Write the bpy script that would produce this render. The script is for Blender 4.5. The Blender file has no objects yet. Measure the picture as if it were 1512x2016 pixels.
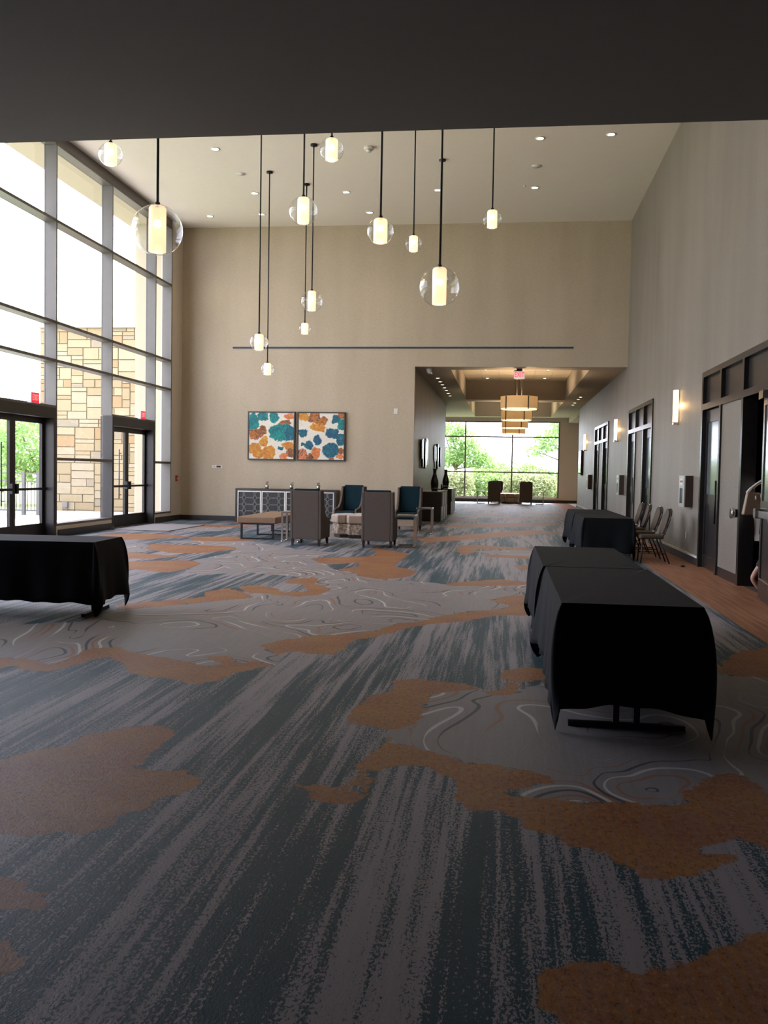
import bpy, bmesh, math, random
import numpy as np
from mathutils import Vector, Matrix

SC = bpy.context.scene
COL = SC.collection
PI = math.pi
R = math.radians

# ------------------------------------------------------------------ camera
CAM_H = 1.5
YAW, PITCH, ROLL = R(7.377), R(-2.492), R(0.988)
fwd = Vector((-math.sin(YAW) * math.cos(PITCH), math.cos(YAW) * math.cos(PITCH), math.sin(PITCH)))
right = Vector((math.cos(YAW), math.sin(YAW), 0))
up = right.cross(fwd)
r2 = right * math.cos(ROLL) + up * math.sin(ROLL)
u2 = -right * math.sin(ROLL) + up * math.cos(ROLL)
cam_d = bpy.data.cameras.new('camera')
cam = bpy.data.objects.new('camera', cam_d)
COL.objects.link(cam)
m = Matrix((r2, u2, -fwd)).transposed().to_4x4()
m.translation = Vector((0, 0, CAM_H))
cam.matrix_world = m
cam_d.sensor_fit = 'HORIZONTAL'
cam_d.sensor_width = 36
cam_d.lens = 1822.13 / 1512 * 36
cam_d.clip_end = 500
SC.camera = cam

# ------------------------------------------------------------------ sky, sun, exposure
SKY = 7.8
w = bpy.data.worlds.new('sky')
SC.world = w
w.use_nodes = True
bg = w.node_tree.nodes['Background']
bg.inputs[0].default_value = (0.90, 0.935, 1.10, 1)
bg.inputs[1].default_value = SKY
sun_d = bpy.data.lights.new('sun', 'SUN')
sun_d.energy = 26.0
sun_d.angle = R(1.5)
sun_d.color = (1, 0.95, 0.86)
sun = bpy.data.objects.new('sun', sun_d)
COL.objects.link(sun)
sun.rotation_euler = Vector((-0.25, -0.80, -1.0)).to_track_quat('-Z', 'Y').to_euler()

def portal(loc, sx, sy, rot):
    d = bpy.data.lights.new('daylight_portal', 'AREA')
    d.shape = 'RECTANGLE'; d.size = sx; d.size_y = sy
    d.cycles.is_portal = True
    o = bpy.data.objects.new('daylight_portal', d); COL.objects.link(o)
    o.location = loc; o.rotation_euler = rot
portal((-9.80, 16.75, 4.2), 8.4, 17.2, (0, R(-90), 0))      # behind the tall window wall, facing +X
portal((-0.83, 49.85, 2.25), 7.4, 4.1, (R(-90), 0, 0))      # behind the end window, facing -Y

vs = SC.view_settings
vs.view_transform = 'Standard'
vs.look = 'None'
vs.exposure = 0.0
vs.gamma = 1.0
vs.use_curve_mapping = False
cy = SC.cycles
cy.use_denoising = True
cy.max_bounces = 7
cy.diffuse_bounces = 4
cy.glossy_bounces = 3
cy.transmission_bounces = 4
cy.transparent_max_bounces = 16
cy.use_adaptive_sampling = True
cy.adaptive_threshold = 0.025
cy.sample_clamp_indirect = 6.0
cy.caustics_reflective = False
cy.caustics_refractive = False

# ------------------------------------------------------------------ helpers
rng = random.Random(7)

def tag(o, label=None, cat=None, group=None, kind=None):
    if label: o['label'] = label
    if cat: o['category'] = cat
    if group: o['group'] = group
    if kind: o['kind'] = kind
    return o

def thing(name, label, cat, loc=(0, 0, 0), rz=0.0, group=None, kind=None):
    o = bpy.data.objects.new(name, None)
    o.empty_display_size = 0.1
    COL.objects.link(o)
    o.location = loc
    o.rotation_euler = (0, 0, rz)
    return tag(o, label, cat, group, kind)

def dup(root, loc, rz=None, label=None, group=None):
    def cp(o, parent):
        c = o.copy(); COL.objects.link(c)
        if parent: c.parent = parent
        for ch in list(o.children): cp(ch, c)
        return c
    c = cp(root, None)
    c.location = loc
    if rz is not None: c.rotation_euler = (0, 0, rz)
    if label: c['label'] = label
    if group: c['group'] = group
    return c

class MB:
    def __init__(s):
        s.v = []; s.f = []; s.smooth = []
    def add(s, vs_, fs_, smooth=False):
        n = len(s.v); s.v += [tuple(p) for p in vs_]
        s.f += [tuple(i + n for i in f) for f in fs_]; s.smooth += [smooth] * len(fs_)
        return s
    def box(s, x0, x1, y0, y1, z0, z1):
        vs_ = [(x0,y0,z0),(x1,y0,z0),(x1,y1,z0),(x0,y1,z0),(x0,y0,z1),(x1,y0,z1),(x1,y1,z1),(x0,y1,z1)]
        return s.add(vs_, [(0,3,2,1),(4,5,6,7),(0,1,5,4),(1,2,6,5),(2,3,7,6),(3,0,4,7)])
    def frustum(s, b, zb, t, zt):
        (x0,x1,y0,y1) = b; (a0,a1,b0,b1) = t
        vs_ = [(x0,y0,zb),(x1,y0,zb),(x1,y1,zb),(x0,y1,zb),(a0,b0,zt),(a1,b0,zt),(a1,b1,zt),(a0,b1,zt)]
        return s.add(vs_, [(0,3,2,1),(4,5,6,7),(0,1,5,4),(1,2,6,5),(2,3,7,6),(3,0,4,7)])
    def bar(s, p, q, wd, ht=None):
        ht = ht or wd
        p, q = Vector(p), Vector(q); d = (q - p).normalized()
        a = Vector((0, 0, 1)) if abs(d.z) < 0.9 else Vector((0, 1, 0))
        u = d.cross(a).normalized(); v = u.cross(d).normalized()
        vs_ = []
        for c in (p, q):
            for i, j in ((-1,-1),(1,-1),(1,1),(-1,1)):
                vs_.append(c + u * wd / 2 * i + v * ht / 2 * j)
        return s.add(vs_, [(3,2,1,0),(4,5,6,7),(0,1,5,4),(1,2,6,5),(2,3,7,6),(3,0,4,7)])
    def cyl(s, p, q, r, n=16, r1=None, cap=True):
        r1 = r if r1 is None else r1
        p, q = Vector(p), Vector(q); d = (q - p).normalized()
        a = Vector((0, 0, 1)) if abs(d.z) < 0.9 else Vector((1, 0, 0))
        u = d.cross(a).normalized(); v = d.cross(u).normalized()
        vs_ = []
        for c, rr in ((p, r), (q, r1)):
            for i in range(n):
                t = 2 * PI * i / n
                vs_.append(c + (u * math.cos(t) + v * math.sin(t)) * rr)
        s.add(vs_, [(i, (i+1) % n, n + (i+1) % n, n + i) for i in range(n)], True)
        if cap:
            k = len(s.v) - 2 * n
            s.f += [tuple(k + i for i in range(n))[::-1], tuple(k + n + i for i in range(n))]; s.smooth += [False, False]
        return s
    def lathe(s, prof, n=24, c=(0, 0, 0)):
        vs_ = []
        for r_, z in prof:
            for i in range(n):
                t = 2 * PI * i / n
                vs_.append((c[0] + r_ * math.cos(t), c[1] + r_ * math.sin(t), c[2] + z))
        fs = []
        for k in range(len(prof) - 1):
            for i in range(n):
                j = (i + 1) % n
                fs.append((k*n+i, k*n+j, (k+1)*n+j, (k+1)*n+i))
        return s.add(vs_, fs, True)
    def tube(s, path, r, n=6, closed=False):
        P = [Vector(p) for p in path]; N = len(P); vs_ = []
        for i, p in enumerate(P):
            a = P[(i+1) % N] if (closed or i < N-1) else P[i]
            b = P[i-1] if (closed or i > 0) else P[i]
            d = (a - b).normalized()
            ref = Vector((0, 0, 1)) if abs(d.z) < 0.95 else Vector((1, 0, 0))
            u = d.cross(ref).normalized(); v = d.cross(u).normalized()
            for k in range(n):
                t = 2 * PI * k / n
                vs_.append(p + (u * math.cos(t) + v * math.sin(t)) * r)
        fs = []
        for i in range(N if closed else N - 1):
            for k in range(n):
                a, b = i * n, ((i+1) % N) * n
                fs.append((a+k, b+k, b+(k+1) % n, a+(k+1) % n))
        if not closed:
            fs += [tuple(range(n)), tuple((N-1)*n + k for k in range(n))[::-1]]
        return s.add(vs_, fs, True)
    def prism(s, poly, axis, a, b):
        # poly in the two other axes; axis 0: (y,z), 1: (x,z), 2: (x,y)
        def P(p, c):
            return (c, p[0], p[1]) if axis == 0 else ((p[0], c, p[1]) if axis == 1 else (p[0], p[1], c))
        n = len(poly)
        vs_ = [P(p, a) for p in poly] + [P(p, b) for p in poly]
        fs = [tuple(range(n))[::-1], tuple(range(n, 2*n))] + [(i, (i+1) % n, n + (i+1) % n, n + i) for i in range(n)]
        return s.add(vs_, fs)
    def build(s, name, mat, parent=None, bevel=0, seg=2, label=None, kind=None, subsurf=0):
        me = bpy.data.meshes.new(name)
        me.from_pydata(s.v, [], s.f)
        me.polygons.foreach_set('use_smooth', s.smooth)
        bm = bmesh.new(); bm.from_mesh(me); bmesh.ops.recalc_face_normals(bm, faces=bm.faces); bm.to_mesh(me); bm.free()
        me.materials.append(mat)
        o = bpy.data.objects.new(name, me); COL.objects.link(o)
        if parent: o.parent = parent
        if bevel:
            md = o.modifiers.new('bevel', 'BEVEL'); md.width = bevel; md.segments = seg; md.limit_method = 'ANGLE'
            me.polygons.foreach_set('use_smooth', [True] * len(me.polygons))
            md.harden_normals = True
        if subsurf:
            md = o.modifiers.new('sub', 'SUBSURF'); md.levels = subsurf; md.render_levels = subsurf
        if label: o['label'] = label
        if kind: o['kind'] = kind
        return o

def bx(name, mat, parent, *b, **k):
    return MB().box(*b).build(name, mat, parent, **k)

def struct(o):
    o['kind'] = 'structure'
    return o

# ------------------------------------------------------------------ material helpers
class NT:
    def __init__(s, name):
        s.m = bpy.data.materials.new(name); s.m.use_nodes = True
        s.t = s.m.node_tree; s.t.nodes.clear()
        s.out = s.n('ShaderNodeOutputMaterial')
    def n(s, typ, **kw):
        nd = s.t.nodes.new(typ)
        for k, v in kw.items(): setattr(nd, k, v)
        return nd
    def l(s, a, b):
        s.t.links.new(a, b)
    def put(s, sock, v):
        if hasattr(v, 'is_output') or isinstance(v, bpy.types.NodeSocket): s.l(v, sock)
        else: sock.default_value = v
    def math(s, op, a, b=0.0, c=None, clamp=False):
        nd = s.n('ShaderNodeMath', operation=op, use_clamp=clamp)
        s.put(nd.inputs[0], a); s.put(nd.inputs[1], b)
        if c is not None: s.put(nd.inputs[2], c)
        return nd.outputs[0]
    def mix(s, f, a, b):
        nd = s.n('ShaderNodeMix', data_type='RGBA')
        s.put(nd.inputs[0], f)
        s.put(nd.inputs[6], a if not isinstance(a, tuple) else (*a, 1)[:4])
        s.put(nd.inputs[7], b if not isinstance(b, tuple) else (*b, 1)[:4])
        return nd.outputs[2]
    def coords(s, scale=(1, 1, 1), loc=(0, 0, 0), kind='Object'):
        tc = s.n('ShaderNodeTexCoord'); mp = s.n('ShaderNodeMapping')
        s.l(tc.outputs[kind], mp.inputs[0])
        mp.inputs['Scale'].default_value = scale; mp.inputs['Location'].default_value = loc
        return mp.outputs[0]
    def noise(s, vec, scale=5, detail=2, rough=0.5, dist=0):
        nd = s.n('ShaderNodeTexNoise')
        s.l(vec, nd.inputs['Vector'])
        nd.inputs['Scale'].default_value = scale; nd.inputs['Detail'].default_value = detail
        nd.inputs['Roughness'].default_value = rough; nd.inputs['Distortion'].default_value = dist
        return nd.outputs[0]
    def ss(s, v, a, b):
        nd = s.n('ShaderNodeMapRange', interpolation_type='SMOOTHSTEP')
        s.put(nd.inputs[0], v); nd.inputs[1].default_value = a; nd.inputs[2].default_value = b
        return nd.outputs[0]
    def bsdf(s, color, rough=0.5, metal=0.0, spec=0.5, normal=None, **kw):
        b = s.n('ShaderNodeBsdfPrincipled')
        s.put(b.inputs['Base Color'], (*color, 1) if isinstance(color, tuple) and len(color) == 3 else color)
        s.put(b.inputs['Roughness'], rough); s.put(b.inputs['Metallic'], metal)
        b.inputs['Specular IOR Level'].default_value = spec
        for k, v in kw.items():
            s.put(b.inputs[k.replace('_', ' ')], v)
        if normal is not None: s.l(normal, b.inputs['Normal'])
        s.l(b.outputs[0], s.out.inputs[0])
        return b
    def bump(s, h, strength=0.2, dist=0.01):
        nd = s.n('ShaderNodeBump')
        nd.inputs['Strength'].default_value = strength; nd.inputs['Distance'].default_value = dist
        s.l(h, nd.inputs['Height'])
        return nd.outputs[0]

def simple(name, col, rough=0.5, metal=0.0, spec=0.5, var=0.06, scale=8.0, bump=0.0, **kw):
    t = NT(name)
    v = t.coords()
    n = t.noise(v, scale, 3)
    c = t.mix(n, tuple(max(0, x * (1 - var * 2)) for x in col), tuple(min(1, x * (1 + var * 2)) for x in col))
    t.bsdf(c, rough, metal, spec, t.bump(n, bump) if bump else None, **kw)
    return t.m

def emis(name, col, strength, base=None):
    t = NT(name)
    v = t.coords(); n = t.noise(v, 3, 1)
    c = t.mix(n, tuple(x * 0.95 for x in col), col)
    b = t.bsdf(tuple(base or col), 0.5)
    t.l(c, b.inputs['Emission Color']); b.inputs['Emission Strength'].default_value = strength
    return t.m

def glassy(name, tint, refl=0.08, rough=0.0, fres=False):
    t = NT(name)
    tr = t.n('ShaderNodeBsdfTransparent'); tr.inputs[0].default_value = (*tint, 1)
    gl = t.n('ShaderNodeBsdfGlossy'); gl.inputs['Roughness'].default_value = rough
    mx = t.n('ShaderNodeMixShader')
    lw = t.n('ShaderNodeLayerWeight'); lw.inputs[0].default_value = 0.5
    if fres:
        t.l(t.math('MULTIPLY_ADD', t.math('POWER', lw.outputs['Facing'], 3.5), fres, .035, clamp=True), mx.inputs[0])
    else: mx.inputs[0].default_value = refl
    t.l(tr.outputs[0], mx.inputs[1]); t.l(gl.outputs[0], mx.inputs[2]); t.l(mx.outputs[0], t.out.inputs[0])
    return t.m

# ------------------------------------------------------------------ materials
def wallcover(name, c1, c2, rough, spec, bs):
    t = NT(name)
    g = t.n('ShaderNodeNewGeometry'); 
    mp = t.n('ShaderNodeMapping'); t.l(g.outputs['Position'], mp.inputs[0]); mp.inputs['Scale'].default_value = (9, 9, 45)
    n1 = t.noise(mp.outputs[0], 1.6, 4, 0.65)
    mp2 = t.n('ShaderNodeMapping'); t.l(g.outputs['Position'], mp2.inputs[0]); mp2.inputs['Scale'].default_value = (1.6, 1.6, 0.25)
    n2 = t.noise(mp2.outputs[0], 1.0, 2)
    k = t.math('ADD', t.math('MULTIPLY', n1, 0.6), t.math('MULTIPLY', n2, 0.4))
    c = t.mix(t.ss(k, 0.3, 0.7), c1, c2)
    t.bsdf(c, t.math('MULTIPLY_ADD', n1, 0.16, rough - 0.08), 0.0, spec, t.bump(n1, bs, 0.02))
    return t.m
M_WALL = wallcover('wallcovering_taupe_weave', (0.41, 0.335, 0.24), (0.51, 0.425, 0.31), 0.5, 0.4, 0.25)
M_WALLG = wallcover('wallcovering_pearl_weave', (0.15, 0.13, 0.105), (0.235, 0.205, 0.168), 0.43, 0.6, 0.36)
M_PAINT = simple('wall_paint_beige', (0.58, 0.51, 0.43), 0.75, var=0.02)
M_CEIL = simple('ceiling_paint_warm_white', (0.80, 0.745, 0.65), 0.8, var=0.015)
M_CEILD = simple('ceiling_paint_grey', (0.13, 0.126, 0.125), 0.85, var=0.02)
M_SOFF = simple('soffit_paint_grey', (0.46, 0.43, 0.40), 0.8, var=0.015)
M_TILE = simple('ceiling_tile_white', (0.72, 0.66, 0.56), 0.9, var=0.03, scale=40)
M_BASE = simple('baseboard_black', (0.018, 0.017, 0.018), 0.45)
M_MULL = simple('window_frame_bronze', (0.115, 0.105, 0.093), 0.42, 0.25, var=0.04)
M_DARKMETAL = simple('dark_bronze_metal', (0.03, 0.027, 0.026), 0.4, 0.5)
M_BLACKMETAL = simple('black_metal', (0.012, 0.012, 0.014), 0.4, 0.4)
M_PANE = glassy('window_glass', (0.95, 0.95, 0.955), 0.05)
M_CHROME = simple('polished_chrome', (0.72, 0.70, 0.68), 0.18, 1.0, var=0.02)
M_SILVER = simple('satin_silver', (0.6, 0.57, 0.52), 0.35, 0.8, var=0.03)
M_DARKWOOD = simple('dark_stained_wood', (0.022, 0.018, 0.017), 0.32, var=0.25, scale=14)
M_DOORWOOD = simple('door_wood_charcoal', (0.020, 0.018, 0.018), 0.26, 0.0, 0.5, var=0.15, scale=10)
M_FROST = simple('frosted_door_glass', (0.12, 0.14, 0.14), 0.14, 0.0, 1.0, var=0.03)
M_STUCCO = simple('cream_stucco', (0.42, 0.37, 0.27), 0.9, var=0.03, scale=30, bump=0.1)
M_PAVING = simple('pale_concrete', (0.52, 0.50, 0.47), 0.85, var=0.06)
M_CLOTH = simple('black_table_linen', (0.0045, 0.0062, 0.0082), 0.85, spec=0.2, var=0.1, scale=60)
M_TEAL = simple('teal_velvet', (0.0015, 0.017, 0.026), 0.85, spec=.2, var=0.15, scale=20)
M_WHITE = simple('white_plastic', (0.7, 0.69, 0.66), 0.45, var=0.02)
M_LEATHER = simple('tan_leather', (0.20, 0.115, 0.065), 0.42, var=0.08)
M_DOWN = emis('downlight_lens', (1.0, 0.88, 0.7), 9.0)
# ------------------------------------------------------------------ carpet pattern (outlines of its orange and grey fields, metres on the floor)
ORANGE = [
 [(-3.97,6.74),(-3.89,6.76),(-3.64,6.71),(-3.35,6.54),(-3.35,6.82),(-3.36,7.18),(-3.19,7.34),(-2.95,7.13),(-2.68,7.02),(-2.40,6.87),(-2.23,6.75),(-2.11,6.83),(-2.34,7.07),(-2.15,7.17),(-1.99,6.86),(-1.93,7.03),(-1.75,6.91),(-1.81,6.75),(-1.93,6.58),(-1.97,6.30),(-2.07,6.15),(-2.21,6.21),(-2.40,6.30),(-2.53,6.32),(-2.69,6.42),(-2.84,6.67),(-3.09,6.93),(-3.16,6.76),(-3.19,6.55),(-3.25,6.33),(-3.39,6.32),(-3.59,6.46),(-3.66,6.35),(-3.73,6.34)],
 [(-2.04,7.69),(-1.93,7.91),(-1.77,8.15),(-1.54,8.28),(-1.39,8.41),(-1.33,8.37),(-1.16,8.63),(-1.03,9.07),(-0.82,9.20),(-0.61,9.71),(-0.34,10.07),(-0.04,10.25),(0.08,10.60),(-0.15,11.00),(0.08,11.48),(0.48,11.59),(0.48,9.97),(0.22,9.91),(-0.10,9.74),(-0.29,9.42),(-0.42,9.30),(-0.63,9.16),(-0.83,8.95),(-0.98,8.60),(-1.15,8.20),(-1.28,8.10),(-1.30,8.02),(-1.30,7.61),(-1.39,7.36),(-1.55,7.38),(-1.71,7.46),(-1.79,7.25),(-1.95,7.47)],
 [(-4.18,9.59),(-3.95,9.86),(-3.64,10.21),(-3.45,10.45),(-3.59,10.84),(-3.42,11.28),(-3.06,10.85),(-2.85,10.46),(-3.04,10.32),(-3.23,10.14),(-3.44,9.82),(-3.74,9.49),(-3.97,9.18)],
 [(-3.37,11.44),(-3.15,11.70),(-2.83,11.39),(-2.62,10.97),(-2.39,11.29),(-2.63,11.94),(-2.85,11.94),(-2.91,12.49),(-2.54,12.70),(-2.46,11.98),(-2.15,11.57),(-2.18,10.96),(-2.39,10.70),(-2.76,10.86),(-3.04,10.91)],
 [(-6.00,13.88),(-5.85,14.15),(-5.48,14.36),(-5.00,14.51),(-4.71,14.06),(-4.68,13.23),(-4.75,12.65),(-5.17,12.90),(-5.68,13.13)],
 [(-6.91,17.51),(-6.12,17.45),(-5.29,17.40),(-4.92,16.88),(-5.26,15.87),(-5.80,15.69),(-6.54,16.32)],
 [(-6.75,15.37),(-6.45,15.59),(-5.74,15.27),(-5.36,15.29),(-5.75,14.56),(-6.39,14.55)],
 [(-8.58,19.54),(-7.71,19.52),(-7.16,19.04),(-7.50,18.42),(-8.07,18.37)],
 [(-6.84,19.50),(-5.91,20.04),(-5.17,19.14),(-5.78,18.44),(-6.38,18.52)],
 [(-3.28,15.45),(-2.66,15.91),(-2.24,16.32),(-2.59,18.21),(-1.69,16.92),(-1.72,14.62),(-1.26,13.92),(-1.31,13.16),(-1.65,12.72),(-2.10,13.11),(-2.12,13.42),(-2.51,13.80),(-2.27,14.37),(-2.33,15.02),(-2.65,14.60),(-2.88,14.62)],
 [(-0.94,18.79),(-0.63,19.48),(-0.11,19.22),(0.55,18.89),(0.81,18.71),(0.79,18.31),(0.11,18.53),(-0.48,18.40),(-0.52,17.74),(-0.69,16.85),(-0.89,17.80)],
 [(-0.35,17.25),(0.10,17.22),(0.54,16.91),(0.53,16.48),(0.10,16.66),(-0.29,16.70)],
 [(-0.77,12.57),(-0.29,13.00),(-0.03,13.24),(0.31,13.00),(0.58,13.08),(0.57,12.82),(0.08,12.50),(-0.31,12.33),(-0.74,12.27)],
 [(0.14,15.42),(0.45,15.28),(0.67,15.35),(0.64,14.65),(0.26,14.70)],
 [(-1.96,20.79),(-1.18,22.22),(-0.15,23.90),(0.72,25.20),(1.53,24.36),(0.66,23.15),(0.12,22.34),(-0.85,20.77),(-1.62,19.66)],
 [(-1.83,25.78),(-0.74,27.70),(1.34,29.44),(1.97,28.77),(0.76,26.91),(-1.05,25.45)],
 [(1.45,34.07),(2.45,35.98),(3.69,36.16),(3.50,34.26),(2.04,32.69)],
 [(-0.90,5.74),(-0.89,5.99),(-0.74,6.26),(-0.74,6.60),(-0.53,6.64),(-0.33,6.61),(-0.17,6.50),(-0.13,6.42),(-0.28,6.34),(-0.44,6.24),(-0.47,6.04),(-0.47,5.79),(-0.44,5.60),(-0.49,5.46),(-0.57,5.30),(-0.65,5.26),(-0.74,5.35),(-0.84,5.34),(-0.93,5.47),(-0.93,5.63)],
 [(-0.02,6.79),(0.06,7.15),(0.23,7.21),(0.40,7.16),(0.38,6.83),(0.16,6.74),(0.14,6.44),(0.06,6.26),(-0.05,6.24),(-0.15,6.38),(0.03,6.43),(0.06,6.72)],
 [(-0.72,4.63),(-0.67,4.83),(-0.63,4.99),(-0.71,5.13),(-0.64,5.17),(-0.56,5.05),(-0.40,4.93),(-0.26,4.86),(-0.13,4.76),(-0.00,4.74),(0.14,4.68),(0.28,4.62),(0.26,4.52),(0.14,4.43),(0.10,4.33),(-0.03,4.44),(0.05,4.32),(0.16,4.29),(0.30,4.29),(0.42,4.26),(0.55,4.32),(0.67,4.29),(0.83,4.32),(0.87,4.47),(1.03,4.74),(1.14,4.84),(1.23,4.78),(1.28,4.54),(1.38,4.45),(1.18,3.77),(1.09,3.87),(1.03,3.91),(1.00,3.96),(0.91,3.89),(0.83,3.85),(0.85,3.78),(0.93,3.78),(0.90,3.70),(0.83,3.64),(0.78,3.56),(0.70,3.53),(0.62,3.46),(0.54,3.49),(0.54,3.61),(0.47,3.62),(0.40,3.72),(0.31,3.76),(0.23,3.86),(0.12,3.91),(0.09,4.03),(-0.02,4.11),(-0.09,4.07),(-0.17,4.14),(-0.21,4.35),(-0.23,4.51),(-0.31,4.53),(-0.35,4.66),(-0.45,4.66),(-0.54,4.62),(-0.60,4.57),(-0.59,4.36),(-0.61,4.17),(-0.65,4.14),(-0.65,4.07),(-0.75,4.02),(-0.85,4.08),(-0.87,4.21),(-0.94,4.27),(-0.96,4.36),(-0.91,4.37),(-0.82,4.26),(-0.72,4.24),(-0.69,4.43)],
 [(-2.77,4.12),(-2.52,4.38),(-2.45,4.50),(-2.40,4.60),(-2.28,4.64),(-2.33,4.83),(-2.22,4.98),(-2.11,5.08),(-1.95,5.15),(-1.82,5.05),(-1.79,4.93),(-1.81,4.78),(-1.80,4.53),(-1.80,4.40),(-1.70,4.34),(-1.57,4.37),(-1.43,4.28),(-1.40,4.15),(-1.48,4.03),(-1.55,3.84),(-1.62,3.69),(-1.62,3.58),(-1.67,3.52),(-1.81,3.52),(-1.92,3.48),(-2.00,3.46),(-2.28,3.39)],
 [(-1.99,3.10),(-1.78,3.10),(-1.71,3.10),(-1.61,3.03),(-1.55,3.02),(-1.53,2.96),(-1.55,2.88),(-1.58,2.83),(-1.63,2.84),(-1.80,2.82)],
 [(-1.73,2.69),(-1.57,2.72),(-1.52,2.72),(-1.47,2.69),(-1.40,2.71),(-1.37,2.67),(-1.41,2.62),(-1.45,2.64),(-1.41,2.59),(-1.41,2.53),(-1.43,2.48),(-1.57,2.45)],
 [(0.10,2.69),(0.14,2.77),(0.21,2.83),(0.30,2.88),(0.35,2.86),(0.38,2.83),(0.44,2.82),(0.50,2.88),(0.58,2.89),(0.66,2.95),(0.70,3.03),(0.82,3.09),(0.91,3.17),(1.09,3.24),(0.83,2.42),(0.34,2.34),(0.18,2.50),(0.14,2.56),(0.15,2.61),(0.11,2.62)],
 [(1.80,7.79),(1.96,8.18),(2.37,8.59),(2.73,8.73),(2.26,7.19),(2.00,7.22),(1.78,7.23),(1.65,7.34)]]
GREY = [
 [(-4.00,9.18),(-3.74,9.49),(-3.44,9.82),(-3.04,10.32),(-2.85,10.46),(-2.76,10.86),(-2.39,10.70),(-2.18,10.96),(-2.15,11.57),(-2.46,11.98),(-2.54,12.70),(-2.98,12.81),(-3.78,13.12),(-4.17,12.57),(-4.56,12.89),(-4.71,14.06),(-5.00,14.51),(-4.82,16.02),(-5.01,17.17),(-6.96,18.23),(-5.53,19.16),(-3.92,17.23),(-3.02,16.62),(-3.28,15.45),(-2.88,14.62),(-2.49,13.69),(-2.12,13.42),(-2.10,13.11),(-1.64,12.65),(-1.07,12.62),(-0.75,12.39),(-0.32,12.39),(0.08,12.56),(0.31,12.94),(0.57,12.88),(0.51,11.54),(0.08,11.43),(-0.15,11.00),(0.08,10.60),(-0.04,10.25),(-0.34,10.07),(-0.61,9.71),(-0.82,9.20),(-1.03,9.07),(-1.16,8.63),(-1.33,8.37),(-1.54,8.28),(-2.04,7.69),(-1.95,7.47),(-1.79,7.25),(-1.75,6.91),(-1.93,7.03),(-1.99,6.86),(-2.15,7.17),(-2.34,7.07),(-2.11,6.83),(-2.23,6.75),(-2.40,6.87),(-2.68,7.02),(-2.95,7.13),(-3.19,7.34),(-3.36,7.18),(-3.35,6.82),(-3.35,6.54),(-3.64,6.71),(-3.89,6.76),(-4.04,6.78),(-4.79,8.04),(-4.65,8.07),(-4.25,8.32),(-4.00,8.38)],
 [(-0.47,5.79),(-0.44,6.24),(-0.17,6.48),(-0.05,6.24),(0.14,6.44),(0.34,6.73),(1.61,7.18),(2.01,7.27),(2.24,7.13),(1.41,4.42),(1.28,4.54),(1.23,4.78),(1.14,4.84),(1.03,4.74),(0.87,4.47),(0.83,4.32),(0.55,4.32),(0.30,4.29),(0.10,4.33),(0.14,4.43),(0.26,4.52),(0.14,4.68),(-0.13,4.76),(-0.40,4.93),(-0.65,5.17),(-0.57,5.30)],
 [(-2.19,3.94),(-2.13,4.02),(-2.07,4.16),(-1.94,4.18),(-1.92,4.09),(-2.04,4.02),(-2.13,3.87),(-2.30,3.79),(-2.35,3.86)],
 [(0.60,2.58),(0.61,2.62),(0.66,2.68),(0.71,2.65),(0.82,2.63),(0.79,2.53),(0.58,2.49)],
 [(-0.52,17.74),(0.11,18.40),(0.79,18.31),(0.73,16.75),(0.54,16.91),(0.10,17.22)],
 [(-4.36,22.84),(-1.96,20.79),(-2.45,19.76),(-3.83,20.08)],
 [(-7.58,17.27),(-7.33,17.72),(-6.33,16.58),(-6.36,15.62),(-6.86,15.62)]]

random.seed(11)
def blob(cx, cy, rx, ry, k=14):
    a0 = rng.random() * 6
    return [(cx + rx * math.cos(2*PI*i/k) * (0.75 + 0.5 * rng.random()), cy + ry * math.sin(2*PI*i/k) * (0.75 + 0.5 * rng.random())) for i in range(k)]
for (cx, cy, rx, ry) in ((-7.5, 23.6, 1.1, 0.5), (-6.6, 25.2, 1.0, 0.4), (-1.2, 29.5, 0.5, 1.0), (0.8, 31.5, 1.2, 0.7), (-0.6, 34.5, 1.0, 0.8), (1.5, 37, 0.8, 1.1),
                         (-1, 40, 1.2, 0.8), (0.5, 43, 1.4, 0.7), (-7.8, 19.5, 0.9, 0.7), (-8.3, 16, 0.8, 0.9), (-7.4, 12.6, 1.0, 0.8), (-7, 4, 1.2, 1), (-4.5, 0.6, 1, 0.7), (1.8, -1.5, 1.1, 0.8), (-2, -3, 1.5, 0.9), (-6.4, 9.0, 0.9, 0.6)):
    ORANGE.append(blob(cx, cy, rx, ry))
for (cx, cy, rx, ry) in ((-7.6, 22.2, 1.0, 0.8), (0.2, 28.0, 0.9, 0.6), (-0.9, 32.4, 1.0, 0.9), (1.2, 34.3, 0.8, 0.8), (0, 38.5, 1.4, 0.9), (0, 45.6, 2.2, 1.4), (-8.2, 14.0, 0.9, 0.9), (-7.4, 6.6, 1.3, 0.9), (-5.8, 2.2, 1, 0.9)):
    GREY.append(blob(cx, cy, rx, ry))

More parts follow.
